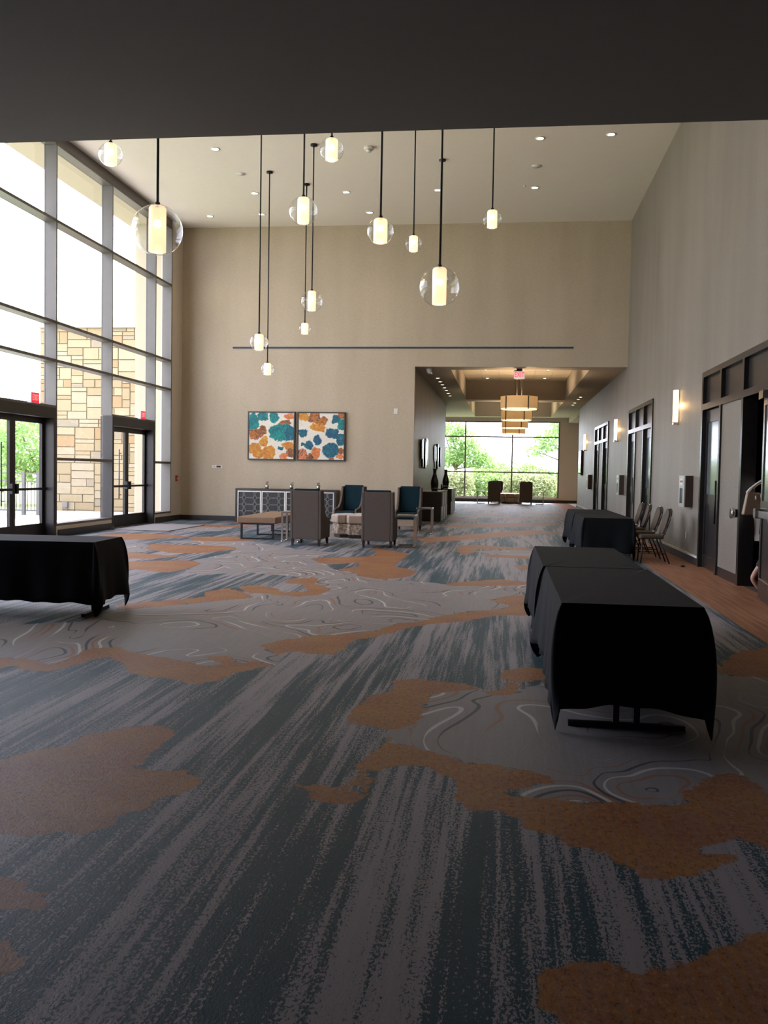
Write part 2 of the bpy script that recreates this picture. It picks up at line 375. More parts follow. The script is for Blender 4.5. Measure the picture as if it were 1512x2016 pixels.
def sdf(px, py, polys):
    best = np.full(px.shape, -9.0)
    for poly in polys:
        P = np.array(poly); Q = np.roll(P, -1, 0)
        x0, x1 = P[:,0].min() - .7, P[:,0].max() + .7; y0, y1 = P[:,1].min() - .7, P[:,1].max() + .7
        sel = np.where((px > x0) & (px < x1) & (py > y0) & (py < y1))[0]
        if len(sel) == 0: continue
        X, Y = px[sel], py[sel]
        d2 = np.full(X.shape, 1e9); ins = np.zeros(X.shape, bool)
        for (ax, ay), (bx_, by_) in zip(P, Q):
            ex, ey = bx_ - ax, by_ - ay
            L = ex * ex + ey * ey + 1e-12
            t = np.clip(((X - ax) * ex + (Y - ay) * ey) / L, 0, 1)
            d2 = np.minimum(d2, (X - ax - t * ex) ** 2 + (Y - ay - t * ey) ** 2)
            c = ((ay > Y) != (by_ > Y))
            with np.errstate(divide='ignore', invalid='ignore'):
                xi = ax + (Y - ay) * ex / (ey if ey != 0 else 1e-12)
            ins ^= c & (X < xi)
        d = np.sqrt(d2); d[~ins] *= -1
        best[sel] = np.maximum(best[sel], d)
    return np.clip(best, -0.6, 0.6)

def make_floor():
    xs = np.arange(-9.62, 3.30, 0.085); xs = np.append(xs, 3.32)
    ys = np.concatenate([np.arange(-6.2, 1.8, 0.4), np.arange(1.8, 11.5, 0.07), np.arange(11.5, 27, 0.16), np.arange(27, 49.6, 0.4), [49.7]])
    X, Y = np.meshgrid(xs, ys)
    nx, ny = len(xs), len(ys)
    px, py = X.ravel(), Y.ravel()
    so, sg = sdf(px, py, ORANGE), sdf(px, py, GREY)
    verts = np.stack([px, py, np.zeros_like(px)], 1)
    i = np.arange(ny - 1)[:, None] * nx + np.arange(nx - 1)[None, :]
    faces = np.stack([i, i + 1, i + nx + 1, i + nx], -1).reshape(-1, 4)
    me = bpy.data.meshes.new('floor')
    me.from_pydata(verts.tolist(), [], faces.tolist())
    for nm, a in (('orange_field', so), ('grey_field', sg)):
        at = me.attributes.new(nm, 'FLOAT', 'POINT'); at.data.foreach_set('value', a.astype(np.float32))
    o = bpy.data.objects.new('floor', me); COL.objects.link(o)
    t = NT('carpet_abstract')
    ao = t.n('ShaderNodeAttribute', attribute_name='orange_field').outputs['Fac']
    ag = t.n('ShaderNodeAttribute', attribute_name='grey_field').outputs['Fac']
    edge = t.noise(t.coords((7, 7, 1)), 1, 4, 0.65)
    e2 = t.math('MULTIPLY_ADD', edge, 0.22, -0.11)
    fine = t.noise(t.coords((100, 56, 1)), 1, 2, 0.7)
    mid = t.noise(t.coords((38, 26, 1)), 1, 2, 0.6)
    om = t.ss(t.math('ADD', t.math('ADD', ao, e2), t.math('MULTIPLY_ADD', fine, 0.03, -0.015)), -0.004, 0.012)
    gm = t.ss(t.math('ADD', t.math('ADD', ag, e2), 0.03), -0.004, 0.02)
    # streaks
    s1 = t.noise(t.coords((15, 0.42, 1)), 1, 4, 0.6)
    s2 = t.noise(t.coords((2.6, 0.22, 1), (3, 1, 0)), 1, 2)
    s3 = t.noise(t.coords((45, 1.6, 1), (9, 1, 0)), 1, 2)
    k = t.math('ADD', t.math('ADD', t.math('MULTIPLY', s1, 0.75), t.math('MULTIPLY', s2, 0.75)), t.math('MULTIPLY', s3, 0.3))
    k = t.math('ADD', k, t.math('MULTIPLY', t.math('SUBTRACT', fine, 0.5), 0.72))
    k = t.math('ADD', k, t.math('MULTIPLY', t.math('SUBTRACT', mid, 0.5), 0.15))
    km = t.ss(k, 0.875, 0.935)
    teal = t.mix(mid, (0.009, 0.036, 0.052), (0.020, 0.066, 0.090))
    lil = t.mix(s1, (0.20, 0.178, 0.19), (0.30, 0.275, 0.30))
    c = t.mix(km, teal, lil)
    # grey field with drawn contour lines
    gcol = t.mix(t.noise(t.coords((30, 2, 1)), 1, 3), (0.185, 0.167, 0.167), (0.262, 0.240, 0.245))
    hs = [t.noise(t.coords((0.8, 0.55, 1), (4.3 + dx, 0.7 + dy, 0)), 1, 1.5, 0.5, 0.9) for dx, dy in ((0, 0), (.016, 0), (0, .011))]
    h = hs[0]
    ga, gb = t.math('SUBTRACT', hs[1], h), t.math('SUBTRACT', hs[2], h)
    grad = t.math('DIVIDE', t.math('SQRT', t.math('ADD', t.math('MULTIPLY', ga, ga), t.math('ADD', t.math('MULTIPLY', gb, gb), 1e-8))), 0.02)
    hh = t.math('MULTIPLY', h, 22)
    fr = t.math('FRACT', hh)
    wob = t.math('ABSOLUTE', t.math('SUBTRACT', fr, 0.5))
    g = t.n('ShaderNodeNewGeometry')
    lw = t.noise(t.coords((1.1, 1.1, 1), (7, 3, 0)), 1, 1)
    line = t.math('LESS_THAN', t.math('DIVIDE', wob, t.math('MULTIPLY', grad, 22)), t.math('MULTIPLY_ADD', t.ss(lw, 0.40, 0.60), 0.0125, 0.0005))
    which = t.math('FLOOR', hh)
    wm = t.math('MODULO', which, 3)
    lc = t.mix(t.math('GREATER_THAN', wm, 0.5), (0.50, 0.47, 0.46), (0.035, 0.04, 0.055))
    lc = t.mix(t.math('GREATER_THAN', wm, 1.5), lc, (0.26, 0.12, 0.065))
    gcol = t.mix(t.math('MULTIPLY', line, 0.85), gcol, lc)
    c = t.mix(gm, c, gcol)
    # orange field
    o1 = t.noise(t.coords((2.4, 2.4, 1), (2, 2, 0)), 1, 3)
    oc = t.mix(t.ss(o1, 0.32, 0.68), (0.26, 0.085, 0.030), (0.33, 0.14, 0.032))
    oc = t.mix(t.ss(fine, 0.46, 0.60), oc, t.mix(t.ss(mid, .35, .65), (0.10, 0.045, 0.03), (0.33, 0.18, 0.09)))
    oc = t.mix(t.math('MULTIPLY', t.ss(s3, 0.45, 0.6), 0.35), oc, (0.22, 0.13, 0.10))
    c = t.mix(om, c, oc)
    # woven border along the door wall
    sx = t.n('ShaderNodeSeparateXYZ'); t.l(g.outputs['Position'], sx.inputs[0])
    bm_ = t.math('GREATER_THAN', sx.outputs[0], 2.40)
    b1 = t.noise(t.coords((22, 0.9, 1)), 1, 4, 0.6)
    bc = t.mix(t.ss(b1, 0.3, 0.7), (0.20, 0.078, 0.038), (0.34, 0.155, 0.072))
    c = t.mix(bm_, c, bc)
    t.bsdf(c, 0.5, 0, 0.09, t.bump(fine, 0.2, 0.01), Sheen_Weight=0.02, Sheen_Roughness=0.4)
    me.materials.append(t.m)
    struct(o)
    return o
make_floor()
# ------------------------------------------------------------------ room shell
XL, XG, XR, YB, ZC, ZS, YN, YE = -9.38, -9.62, 3.27, 26.1, 8.43, 4.47, 8.15, 49.5
HL = -2.57                                     # left wall of the corridor
D1, D2, D3 = (12.05, 16.11), (21.38, 25.44), (30.35, 34.77)      # wall openings of the meeting-room doors
DZ = 3.24
MU = [7.38, 10.16, 12.94, 15.72, 18.50, 21.28, 24.05, 25.25]      # mullions of the tall window wall

def wallbox(name, mat, boxes):
    b = MB()
    for q in boxes: b.box(*q)
    return struct(b.build(name, mat))

wallbox('wall_back', M_WALL, [(XL - .3, HL, YB, YB + .2, -.1, ZC + .1), (HL - .001, XR + .2, YB, YB + .2, ZS, ZC + .1)])
seg = [(-6.2, D1[0]), (D1[1], D2[0]), (D2[1], D3[0]), (D3[1], 42.73)]
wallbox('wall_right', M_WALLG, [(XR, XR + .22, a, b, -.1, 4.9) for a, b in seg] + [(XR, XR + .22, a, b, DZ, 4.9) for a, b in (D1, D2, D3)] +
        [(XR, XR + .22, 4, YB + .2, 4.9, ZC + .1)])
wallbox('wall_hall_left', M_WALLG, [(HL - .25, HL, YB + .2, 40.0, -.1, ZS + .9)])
wallbox('wall_left_pier', M_PAINT, [(XL - .32, XL, 25.25, YB + .1, -.1, ZC + .1)])
wallbox('wall_left_entry', M_PAINT, [(XL - .32, XL, -6.2, 7.38, -.1, ZC + .1)])
wallbox('wall_left_header', M_MULL, [(XL - .28, XL, 7.38, 25.25, 8.22, ZC + .1)])
wallbox('wall_rear', M_PAINT, [(XL - .3, XR + .2, -6.4, -6.2, -.1, ZS + .4)])
wallbox('wall_bulkhead', M_PAINT, [(XL - .3, XR + .2, YN - .22, YN, ZS + .05, ZC + .1)])
wallbox('ceiling', M_CEIL, [(XL - .3, XR + .2, YN - .2, YB + .1, ZC, ZC + .25)])
wallbox('ceiling_entry', M_CEILD, [(XL - .3, XR + .2, -6.3, YN, ZS, ZS + .25)])
wallbox('wall_sill', M_PAINT, [(XL - .28, XL, a, b, -.1, .23) for a, b in ((7.38, 15.72), (18.5, 21.28), (24.05, 25.25))])

# corridor ceiling with two coffers
C1, C2, CX = (26.9, 37.6), (38.7, 48.7), (-1.6, 2.31)
CT = 5.2
wallbox('ceiling_corridor', M_SOFF, [(-5.6, CX[0], YB + .19, YE + .1, ZS, CT + .1), (CX[1], XR + .2, YB + .19, 42.74, ZS, CT + .1), (CX[1], 5.7, 42.74, YE + .1, ZS, CT + .1),
        (CX[0], CX[1], YB + .19, C1[0], ZS, CT + .1), (CX[0], CX[1], C1[1], C2[0], ZS, CT + .1), (CX[0], CX[1], C2[1], YE + .1, ZS, CT + .1)])
wallbox('ceiling_roof', M_SOFF, [(-5.6, 5.7, YB + .19, YE + .1, CT + .1, CT + .3)])
def tiles(name, y0, y1, ny):
    b = struct(MB().box(CX[0], CX[1], y0, y1, CT + .035, CT + .1).build(name, M_SILVER))
    nx = 6
    dx, dy = (CX[1] - CX[0]) / nx, (y1 - y0) / ny
    base = None
    for i in range(nx):
        for j in range(ny):
            x, y = CX[0] + (i + .5) * dx, y0 + (j + .5) * dy
            if base is None:
                base = MB().box(-dx/2 + .012, dx/2 - .012, -dy/2 + .012, dy/2 - .012, CT + .01, CT + .05).build('tile', M_TILE, b)
                o = base
            else:
                o = base.copy(); COL.objects.link(o)
            o.location = (x, y, 0)
tiles('ceiling_coffer_near', C1[0], C1[1], 9)
tiles('ceiling_coffer_far', C2[0], C2[1], 8)

# end of the corridor: alcoves either side of the big window
EW = (-4.6, 2.83)
wallbox('wall_end', M_PAINT, [(EW[1], 5.7, YE, YE + .2, -.1, ZS + .1), (-5.6, EW[0], YE, YE + .2, -.1, ZS + .1), (EW[0], EW[1], YE, YE + .2, -.1, .25), (EW[0], EW[1], YE, YE + .2, 4.27, ZS + .1)])
wallbox('wall_alcove_right', M_PAINT, [(5.5, 5.7, 42.5, YE + .1, -.1, ZS + .1), (XR, 5.6, 42.53, 42.73, -.1, ZS + .1)])
wallbox('wall_alcove_left', M_PAINT, [(-5.6, -5.4, 39.8, YE + .1, -.1, ZS + .1), (-5.5, HL, 39.8, 40.0, -.1, ZS + .1)])
wallbox('ceiling_alcove', M_SOFF, [(XR, 5.6, 42.74, YE, 4.2, ZS)])
wallbox('floor_alcove', M_PAVING, [(XR + .05, 5.6, 42.7, YE, -.06, -.002)])

# skirtings
wallbox('baseboard_back', M_BASE, [(XL, HL, YB - .025, YB, 0, .14)])
wallbox('baseboard_right', M_BASE, [(XR - .025, XR, a, b, 0, .13) for a, b in seg])
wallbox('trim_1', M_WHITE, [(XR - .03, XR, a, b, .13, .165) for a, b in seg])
wallbox('baseboard_left', M_BASE, [(XL, XL + .025, a, b, 0, .15) for a, b in ((-6.2, 15.66), (18.55, 21.22), (24.1, YB))])
wallbox('baseboard_hall', M_BASE, [(HL, HL + .02, YB + .2, 40, 0, .13)])
wallbox('baseboard_end', M_BASE, [(-5.4, 5.5, YE - .02, YE, 0, .15)])

# dim ballroom beyond the open door
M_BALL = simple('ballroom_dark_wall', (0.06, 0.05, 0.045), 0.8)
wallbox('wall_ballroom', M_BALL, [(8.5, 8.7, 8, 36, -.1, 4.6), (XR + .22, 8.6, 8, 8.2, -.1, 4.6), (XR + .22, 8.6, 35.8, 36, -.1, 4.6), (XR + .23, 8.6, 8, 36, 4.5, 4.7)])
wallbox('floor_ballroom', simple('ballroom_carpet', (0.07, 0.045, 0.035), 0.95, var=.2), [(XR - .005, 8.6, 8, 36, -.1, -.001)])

# ------------------------------------------------------------------ tall window wall
def window_unit(name, y0, y1, zs, mid=None):
    root = struct(bpy.data.objects.new(name, None)); COL.objects.link(root); root.location = (XG, (y0 + y1) / 2, zs[0])
    ox, oy, oz = root.location
    fr = .05
    for y in (y0,):
        bx('mullion', M_MULL, root, XG - ox - .03, XL - ox, y - oy - fr/2, y - oy + fr/2, 0, zs[-1] - oz + .03)
    for z in zs:
        bx('transom', M_MULL, root, XG - ox - .03, XL - ox - .005, y0 - oy + fr/2, y1 - oy - fr/2, z - oz - .03, z - oz + .03)
    for a, b in zip(zs, zs[1:]):
        bx('pane', M_PANE, root, -.006, .006, y0 - oy + fr/2, y1 - oy - fr/2, a - oz + .03, b - oz - .03)
    return root
ZW = [1.65, 3.71, 4.51, 6.62, 8.20]
n = 1
for i in range(len(MU) - 1):
    door = i in (3, 5)
    zs = [2.74, 3.71, 4.51, 6.62, 8.20] if door else [.25] + ZW
    window_unit('window_%d' % n, MU[i], MU[i+1], zs); n += 1
b = MB()
for y in (25.25,): b.box(XG - .03, XL, y - .035, y + .02, .22, 8.23)
struct(b.build('trim_2', M_MULL))

def ext_door(name, y0, y1):
    root = struct(bpy.data.objects.new(name, None)); COL.objects.link(root); root.location = (XG, (y0 + y1) / 2, 0)
    oy = (y0 + y1) / 2; a, c = y0 - oy + .02, y1 - oy - .02
    xi = XL - XG
    bx('door_jamb', M_DARKMETAL, root, -.06, xi, a, a + .1, 0, 2.72)
    bx('door_jamb', M_DARKMETAL, root, -.06, xi, c - .1, c, 0, 2.72)
    bx('door_head', M_DARKMETAL, root, -.06, xi, a + .1, c - .1, 2.50, 2.72)
    for s in (-1, 1):
        leaf0, leaf1 = (a + .1, -.006) if s < 0 else (.006, c - .1)
        lf = MB()
        lf.box(-.03, .03, leaf0, leaf0 + .1, .01, 2.5).box(-.03, .03, leaf1 - .1, leaf1, .01, 2.5)
        lf.box(-.03, .03, leaf0 + .1, leaf1 - .1, 2.38, 2.5).box(-.03, .03, leaf0 + .1, leaf1 - .1, .01, .30)
        L = lf.build('door_leaf', M_DARKMETAL, root)
        bx('pane', M_PANE, L, -.006, .006, leaf0 + .1, leaf1 - .1, .30, 2.38)
        pb = MB().box(.05, .085, leaf0 + .03, leaf1 - .03, 1.0, 1.05)
        yl = -.08 if s < 0 else .08
        pb.box(.03, .10, yl - .045, yl + .045, .94, 1.14)
        pb.box(.03, .06, leaf0 + .03, leaf0 + .07, 1.0, 1.05).box(.03, .06, leaf1 - .07, leaf1 - .03, 1.0, 1.05)
        pb.build('push_bar', M_BLACKMETAL, L)
        hy = -.2 if s < 0 else .2
        MB().cyl((-.09, hy, .7), (-.09, hy, 1.95), .014, 10).cyl((-.09, hy, .8), (-.03, hy, .8), .01, 8).cyl((-.09, hy, 1.85), (-.03, hy, 1.85), .01, 8).build('pull_handle', M_DARKMETAL, L)
    bx('threshold', M_DARKMETAL, root, -.06, xi, a, c, -.02, .012)
    return root
ext_door('door_1', 15.72, 18.5)
ext_door('door_2', 21.28, 24.05)

# end window
root = struct(bpy.data.objects.new('window_9', None)); COL.objects.link(root); root.location = ((EW[0] + EW[1]) / 2, YE + .06, .25)
ex = root.location.x
xs_ = [-4.58, -2.1, .37, 2.80]
for x in xs_: bx('mullion', M_MULL, root, x - ex - .035, x - ex + .035, -.06, .08, 0, 4.02)
zs_ = [.28, 1.58, 3.45, 4.24]
for i in range(3):
    for z in zs_: bx('transom', M_MULL, root, xs_[i] - ex + .035, xs_[i+1] - ex - .035, -.05, .07, z - .25 - .03, z - .25 + .03)
    for a, c in zip(zs_, zs_[1:]): bx('pane', M_PANE, root, xs_[i] - ex + .035, xs_[i+1] - ex - .035, .0, .012, a - .25 + .03, c - .25 - .03)
bx('sill', M_PAINT, root, EW[0] - ex, EW[1] - ex, -.14, -.06, -.03, .01)

# ------------------------------------------------------------------ meeting-room doors (leaf | wall-covered panel | leaf, three panels above)
def door_leaf(root, y0, y1, flip, x=.035):
    lf = MB()
    st = .11
    lf.box(x, x + .045, y0, y0 + st, .012, 2.6).box(x, x + .045, y1 - st, y1, .012, 2.6)
    lf.box(x, x + .045, y0 + st, y1 - st, 2.40, 2.6).box(x, x + .045, y0 + st, y1 - st, 1.06, 1.22).box(x, x + .045, y0 + st, y1 - st, .012, .22)
    L = lf.build('door_leaf', M_DOORWOOD, root)
    bx('glass_panel', M_FROST, L, x + .016, x + .03, y0 + st, y1 - st, 1.22, 2.40)
    bx('lower_panel', M_DOORWOOD, L, x + .012, x + .034, y0 + st, y1 - st, .22, 1.06)
    hy = y0 + .075 if flip else y1 - .075
    MB().cyl((x - .06, hy, .78), (x - .06, hy, 1.45), .014, 10).cyl((x - .06, hy, .9), (x, hy, .9), .011, 8).cyl((x - .06, hy, 1.33), (x, hy, 1.33), .011, 8).build('pull_handle', M_BLACKMETAL, L)
    return L
def meeting_door(name, y0, y1, near_open=False):
    root = struct(bpy.data.objects.new(name, None)); COL.objects.link(root); root.location = (XR, (y0 + y1) / 2, 0)
    w_ = y1 - y0; a, c = -w_ / 2, w_ / 2
    e = [a, a + w_ / 3, a + 2 * w_ / 3, c]
    p0, p1 = -.03, .17
    for y, d in ((a, 0), (e[1] - .05, 0), (e[2] - .05, 0), (c - .1, 0)):
        bx('frame_post', M_DOORWOOD, root, p0, p1, y, y + .1, 0, DZ)
    for i in range(3):
        u, v = e[i] + (.1 if i == 0 else .05), e[i+1] - (.1 if i == 2 else .05)
        bx('frame_rail', M_DOORWOOD, root, p0, p1, u, v, 3.15, DZ)
        bx('frame_rail', M_DOORWOOD, root, p0, p1, u, v, 2.61, 2.71)
        bx('transom_panel', M_DOORWOOD, root, .03, .07, u, v, 2.71, 3.15)
        if i == 1:
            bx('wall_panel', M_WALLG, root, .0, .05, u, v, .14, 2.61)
            bx('kick_rail', M_DOORWOOD, root, -.01, .06, u, v, 0, .14)
        elif not (near_open and i == 0):
            door_leaf(root, u + .004, v - .004, i == 2)
    return root
meeting_door('door_3', *D1, near_open=True)
meeting_door('door_4', *D2)
meeting_door('door_5', *D3)
# ------------------------------------------------------------------ outside
struct(MB().box(-90, 70, -30, 130, -.6, -.14).build('ground', simple('dry_lawn', (0.20, 0.24, 0.09), 0.95, var=.25, scale=1.5)))
struct(MB().box(-22, XG - .08, 4, 30.2, -.14, -.03).build('floor_patio', M_PAVING))
struct(MB().box(-10.85, XL - .3, 5.5, 26.6, ZC + .0, ZC + .45).build('trim_3', M_STUCCO))      # projecting eave over the glazing
struct(MB().box(-10.6, XL - .32, 25.6, 26.3, -.14, ZC + .3).build('wall_left_fin', M_STUCCO))

# stone-clad wing
wing = thing('stone_building_wing', 'cream limestone building wing with flat coping, outside beyond the glass doors', 'building', (-13.2, 30.15, -.14))
bx('wall_core', simple('mortar', (0.24, 0.21, 0.16), .9), wing, -2.68, 5.0, .0, 6, 0, 6.35)
bx('coping', M_STUCCO, wing, -2.76, 5.0, -.12, 6, 6.35, 6.62)
ts = NT('limestone')
oi = ts.n('ShaderNodeObjectInfo')
cr = ts.n('ShaderNodeValToRGB')
cr.color_ramp.interpolation = 'CONSTANT'
els = [(0, (0.296, 0.239, 0.142)), (.2, (0.328, 0.270, 0.165)), (.42, (0.272, 0.213, 0.122)), (.6, (0.320, 0.274, 0.188)), (.74, (0.280, 0.182, 0.089)), (.84, (0.232, 0.201, 0.145)), (.92, (0.312, 0.255, 0.152))]
while len(cr.color_ramp.elements) < len(els): cr.color_ramp.elements.new(.5)
for e_, (p_, c_) in zip(cr.color_ramp.elements, els): e_.position = p_; e_.color = (*c_, 1)
ts.l(oi.outputs['Random'], cr.inputs[0])
gn = ts.n('ShaderNodeNewGeometry')
mp_ = ts.n('ShaderNodeMapping'); ts.l(gn.outputs['Position'], mp_.inputs[0])
nn = ts.noise(mp_.outputs[0], 7, 4)
ts.bsdf(ts.mix(ts.math('MULTIPLY', nn, .5), cr.outputs[0], (0.24, 0.19, 0.125)), .9, 0, .3, ts.bump(nn, .4, .03))
M_STONE = ts.m
CW, CHh = .14, .135
nc, nr = 41, 47
occ = [[False] * nc for _ in range(nr)]
unit = None
for r_ in range(nr):
    for c_ in range(nc):
        if occ[r_][c_]: continue
        w_, h_ = rng.choice([(3,1),(4,1),(5,1),(4,2),(5,2),(6,2),(3,2),(5,2),(4,3),(6,3),(5,3),(2,2),(7,2)])
        ww = 0
        while ww < w_ and c_ + ww < nc and not occ[r_][c_ + ww]: ww += 1
        if ww > 1 and c_ + ww < nc and not occ[r_][c_ + ww] and (c_ + ww + 1 >= nc or occ[r_][c_ + ww + 1]): ww += 1
        h_ = min(h_, nr - r_)
        for rr in range(r_, r_ + h_):
            for cc in range(c_, c_ + ww): occ[rr][cc] = True
        if unit is None:
            unit = MB().frustum((-.5, .5, -.5, .5), 0, (-.485, .485, -.475, .475), 1).build('stone', M_STONE, wing); o = unit
        else:
            o = unit.copy(); COL.objects.link(o)
        o.rotation_euler = (R(90), 0, 0)
        o.location = (-2.66 + (c_ + ww / 2) * CW, .0, .01 + (r_ + h_ / 2) * CHh)
        o.scale = (ww * CW - .014, h_ * CHh - .014, .035 + rng.random() * .02)
M_RAILB = simple('grey_conduit_box', (.16, .155, .14), .6)
bx('electrical_box', M_RAILB, wing, -1.80, -1.62, -.17, -.04, .25, .42)
MB().tube([(-1.66, -.1, .25), (-1.66, -.1, .05), (-1.72, -.1, -.02), (-1.85, -.12, .0)], .018, 8).build('conduit', M_RAILB, wing)

# railing
M_RAIL = simple('grey_painted_railing', (0.10, 0.10, 0.095), .5, .2)
fen = thing('patio_railing', 'grey metal patio railing with slim balusters, outside the nearer glass doors', 'railing', (-14.4, 27.0, -.03))
px_ = [-4.0, -2.35, -.36, .12]
for x in px_: 
    bx('post', M_RAIL, fen, x - .05, x + .05, -.05, .05, 0, 1.36)
for a, c in zip(px_, px_[1:]):
    for z in (.12, 1.02, 1.26): bx('rail', M_RAIL, fen, a + .05, c - .05, -.02, .02, z, z + .045)
    k = max(2, int((c - a) / .12))
    for i in range(1, k):
        x = a + (c - a) * i / k
        bx('baluster', M_RAIL, fen, x - .01, x + .01, -.01, .01, .16, 1.02)

# garden umbrella seen folded out on the patio edge
M_CANVAS = simple('pale_teal_canvas', (0.30, 0.42, 0.40), .9)
um = thing('patio_umbrella', 'pale blue-green patio umbrella beyond the railing at the left edge', 'umbrella', (-20.2, 31.5, -.1))
MB().cyl((0, 0, 0), (0, 0, 2.6), .03, 10).build('pole', M_RAIL, um)
MB().lathe([(1.55, 2.0), (1.5, 2.06), (.8, 2.35), (.05, 2.62)], 8).build('canopy', M_CANVAS, um)
MB().lathe([(.0, .08), (.3, .08), (.32, 0), (0, 0)], 16).build('base', M_RAIL, um)

# trees and shrubs
def leafmat(name, a, b):
    t = NT(name)
    g = t.n('ShaderNodeNewGeometry')
    mp = t.n('ShaderNodeMapping'); t.l(g.outputs['Position'], mp.inputs[0])
    c = t.mix(t.ss(t.noise(mp.outputs[0], 1.7, 3), .3, .7), a, b)
    d = t.n('ShaderNodeBsdfDiffuse'); t.l(c, d.inputs[0])
    tr = t.n('ShaderNodeBsdfTranslucent'); t.l(c, tr.inputs[0])
    mx = t.n('ShaderNodeMixShader'); mx.inputs[0].default_value = .45
    t.l(d.outputs[0], mx.inputs[1]); t.l(tr.outputs[0], mx.inputs[2]); t.l(mx.outputs[0], t.out.inputs[0])
    return t.m
M_LEAF = [leafmat('leaves_bright', (0.20, 0.30, 0.11), (0.36, 0.50, 0.21)), leafmat('leaves_olive', (0.24, 0.27, 0.15), (0.36, 0.40, 0.23)), leafmat('leaves_fresh', (0.22, 0.35, 0.13), (0.40, 0.56, 0.24))]
M_BARK = simple('bark', (0.16, 0.13, 0.10), .9, var=.2)
def tree(name, label, cat, loc, clumps, n, leaf, mat, trunk_h, group, seed):
    q = random.Random(seed)
    root = thing(name, label, cat, loc, 0, group)
    t = MB()
    if trunk_h > .3:
        t.cyl((0, 0, -.1), (.05, .02, trunk_h), .16, 8, .10)
    for (cx, cy_, cz, rx, ry, rz_) in clumps:
        t.cyl((0, 0, trunk_h * .8 if trunk_h > .3 else 0), (cx, cy_, cz), .07, 6, .025)
    t.build('trunk', M_BARK, root)
    f = MB()
    tot = sum(c[3] * c[4] * c[5] for c in clumps)
    vs_, fs_ = [], []
    for (cx, cy_, cz, rx, ry, rz_) in clumps:
        for _ in range(int(n * rx * ry * rz_ / tot) + 20):
            while True:
                a = Vector((q.uniform(-1, 1), q.uniform(-1, 1), q.uniform(-1, 1)))
                if .25 < a.length < 1: break
            p = Vector((cx + a.x * rx, cy_ + a.y * ry, cz + a.z * rz_))
            u = Vector((q.gauss(0, 1), q.gauss(0, 1), q.gauss(0, .7))).normalized()
            v = u.cross(Vector((q.gauss(0, 1), q.gauss(0, 1), q.gauss(0, 1)))).normalized()
            s = leaf * q.uniform(.6, 1.3)
            k = len(vs_)
            vs_ += [p - u * s, p + v * s * .45, p + u * s, p - v * s * .45]
            fs_.append((k, k+1, k+2, k+3))
    f.add(vs_, fs_)
    f.build('foliage', mat, root)
    return root
GT = 'trees and shrubs beyond the end window'
tree('broadleaf_tree', 'tall bright green tree at the right of the end window', 'tree', (4.3, 64.2, -.14), [(.3, 0, 5.2, 1.7, 1.4, 1.1), (-1.2, 0, 4.0, 1.3, 1.2, .8), (1.4, .3, 3.8, 1.6, 1.3, 1.2), (-.2, -.5, 6.2, 1.1, 1, .7), (.6, 0, 2.3, 1.3, 1.2, .9), (-2.2, 0, 3.2, .8, .8, .5)], 5200, .14, M_LEAF[2], 3.0, GT, 1)
tree('broadleaf_tree', 'leaning green tree left of centre in the end window', 'tree', (-3.4, 64.2, -.14), [(-.2, 0, 4.6, 1.1, 1, .6), (.5, 0, 3.9, 1.1, 1, .8), (1.0, 0, 2.9, 1.3, 1.2, .9), (-1.0, .2, 5.1, .7, .7, .35), (-.6, 0, 2.8, 1.3, 1.2, .8), (2.0, 0, 2.2, 1, 1, .8)], 4600, .13, M_LEAF[2], 2.4, GT, 2)
for i, (x, y, h_, r_, k, lab) in enumerate(((-6.5, 60.8, 2.5, 2.3, 0, 'rounded green shrub at the far left of the end window'), (-3.6, 57.5, 1.6, 1.9, 1, 'olive green shrub low behind the left pane of the end window'), (-1.0, 60.8, 1.7, 2.0, 0, 'dense green shrub at the middle of the end window'),
        (1.5, 57.5, 1.5, 1.8, 1, 'olive shrub low behind the right-hand lounge chair by the end window'), (4.0, 60.8, 1.7, 2.0, 2, 'leafy green shrub at the lower right of the end window'), (.9, 67.9, 2.2, 2.4, 0, 'green thicket behind the middle of the end window'), (7.0, 67.9, 2.4, 2.4, 0, 'green thicket past the right edge of the end window'), (-9.5, 67.9, 2.4, 2.6, 1, 'olive thicket past the left edge of the end window'))):
    tree('shrub', lab, 'shrub', (x, y, -.14), [(0, 0, h_ * .55, r_, 1.3, h_ * .6), (r_ * .5, .3, h_ * .75, r_ * .5, .9, h_ * .4), (-r_ * .55, -.2, h_ * .7, r_ * .5, .9, h_ * .45)], 3600, .12, M_LEAF[k], .2, GT, 10 + i)
GP = 'trees beyond the patio railing'
tree('broadleaf_tree', 'bright green tree seen through the right leaf of the nearer glass doors', 'tree', (-19.5, 37, -.14), [(0, 0, 2.7, 2.0, 1.6, 1.3), (-1.0, 0, 3.3, 1.5, 1.3, .8), (.8, .2, 1.6, 1.8, 1.4, 1.0), (-1.8, 0, 1.7, 1.6, 1.3, 1.1)], 5200, .11, M_LEAF[2], 1.6, GP, 31)
tree('broadleaf_tree', 'darker green tree seen through the left leaf of the nearer glass doors', 'tree', (-24.5, 40, -.14), [(0, 0, 2.8, 2.6, 1.8, 1.5), (1.2, 0, 1.6, 2.0, 1.5, 1.2), (-1.5, 0, 1.8, 2.2, 1.5, 1.2)], 5200, .13, M_LEAF[0], 1.6, GP, 32)
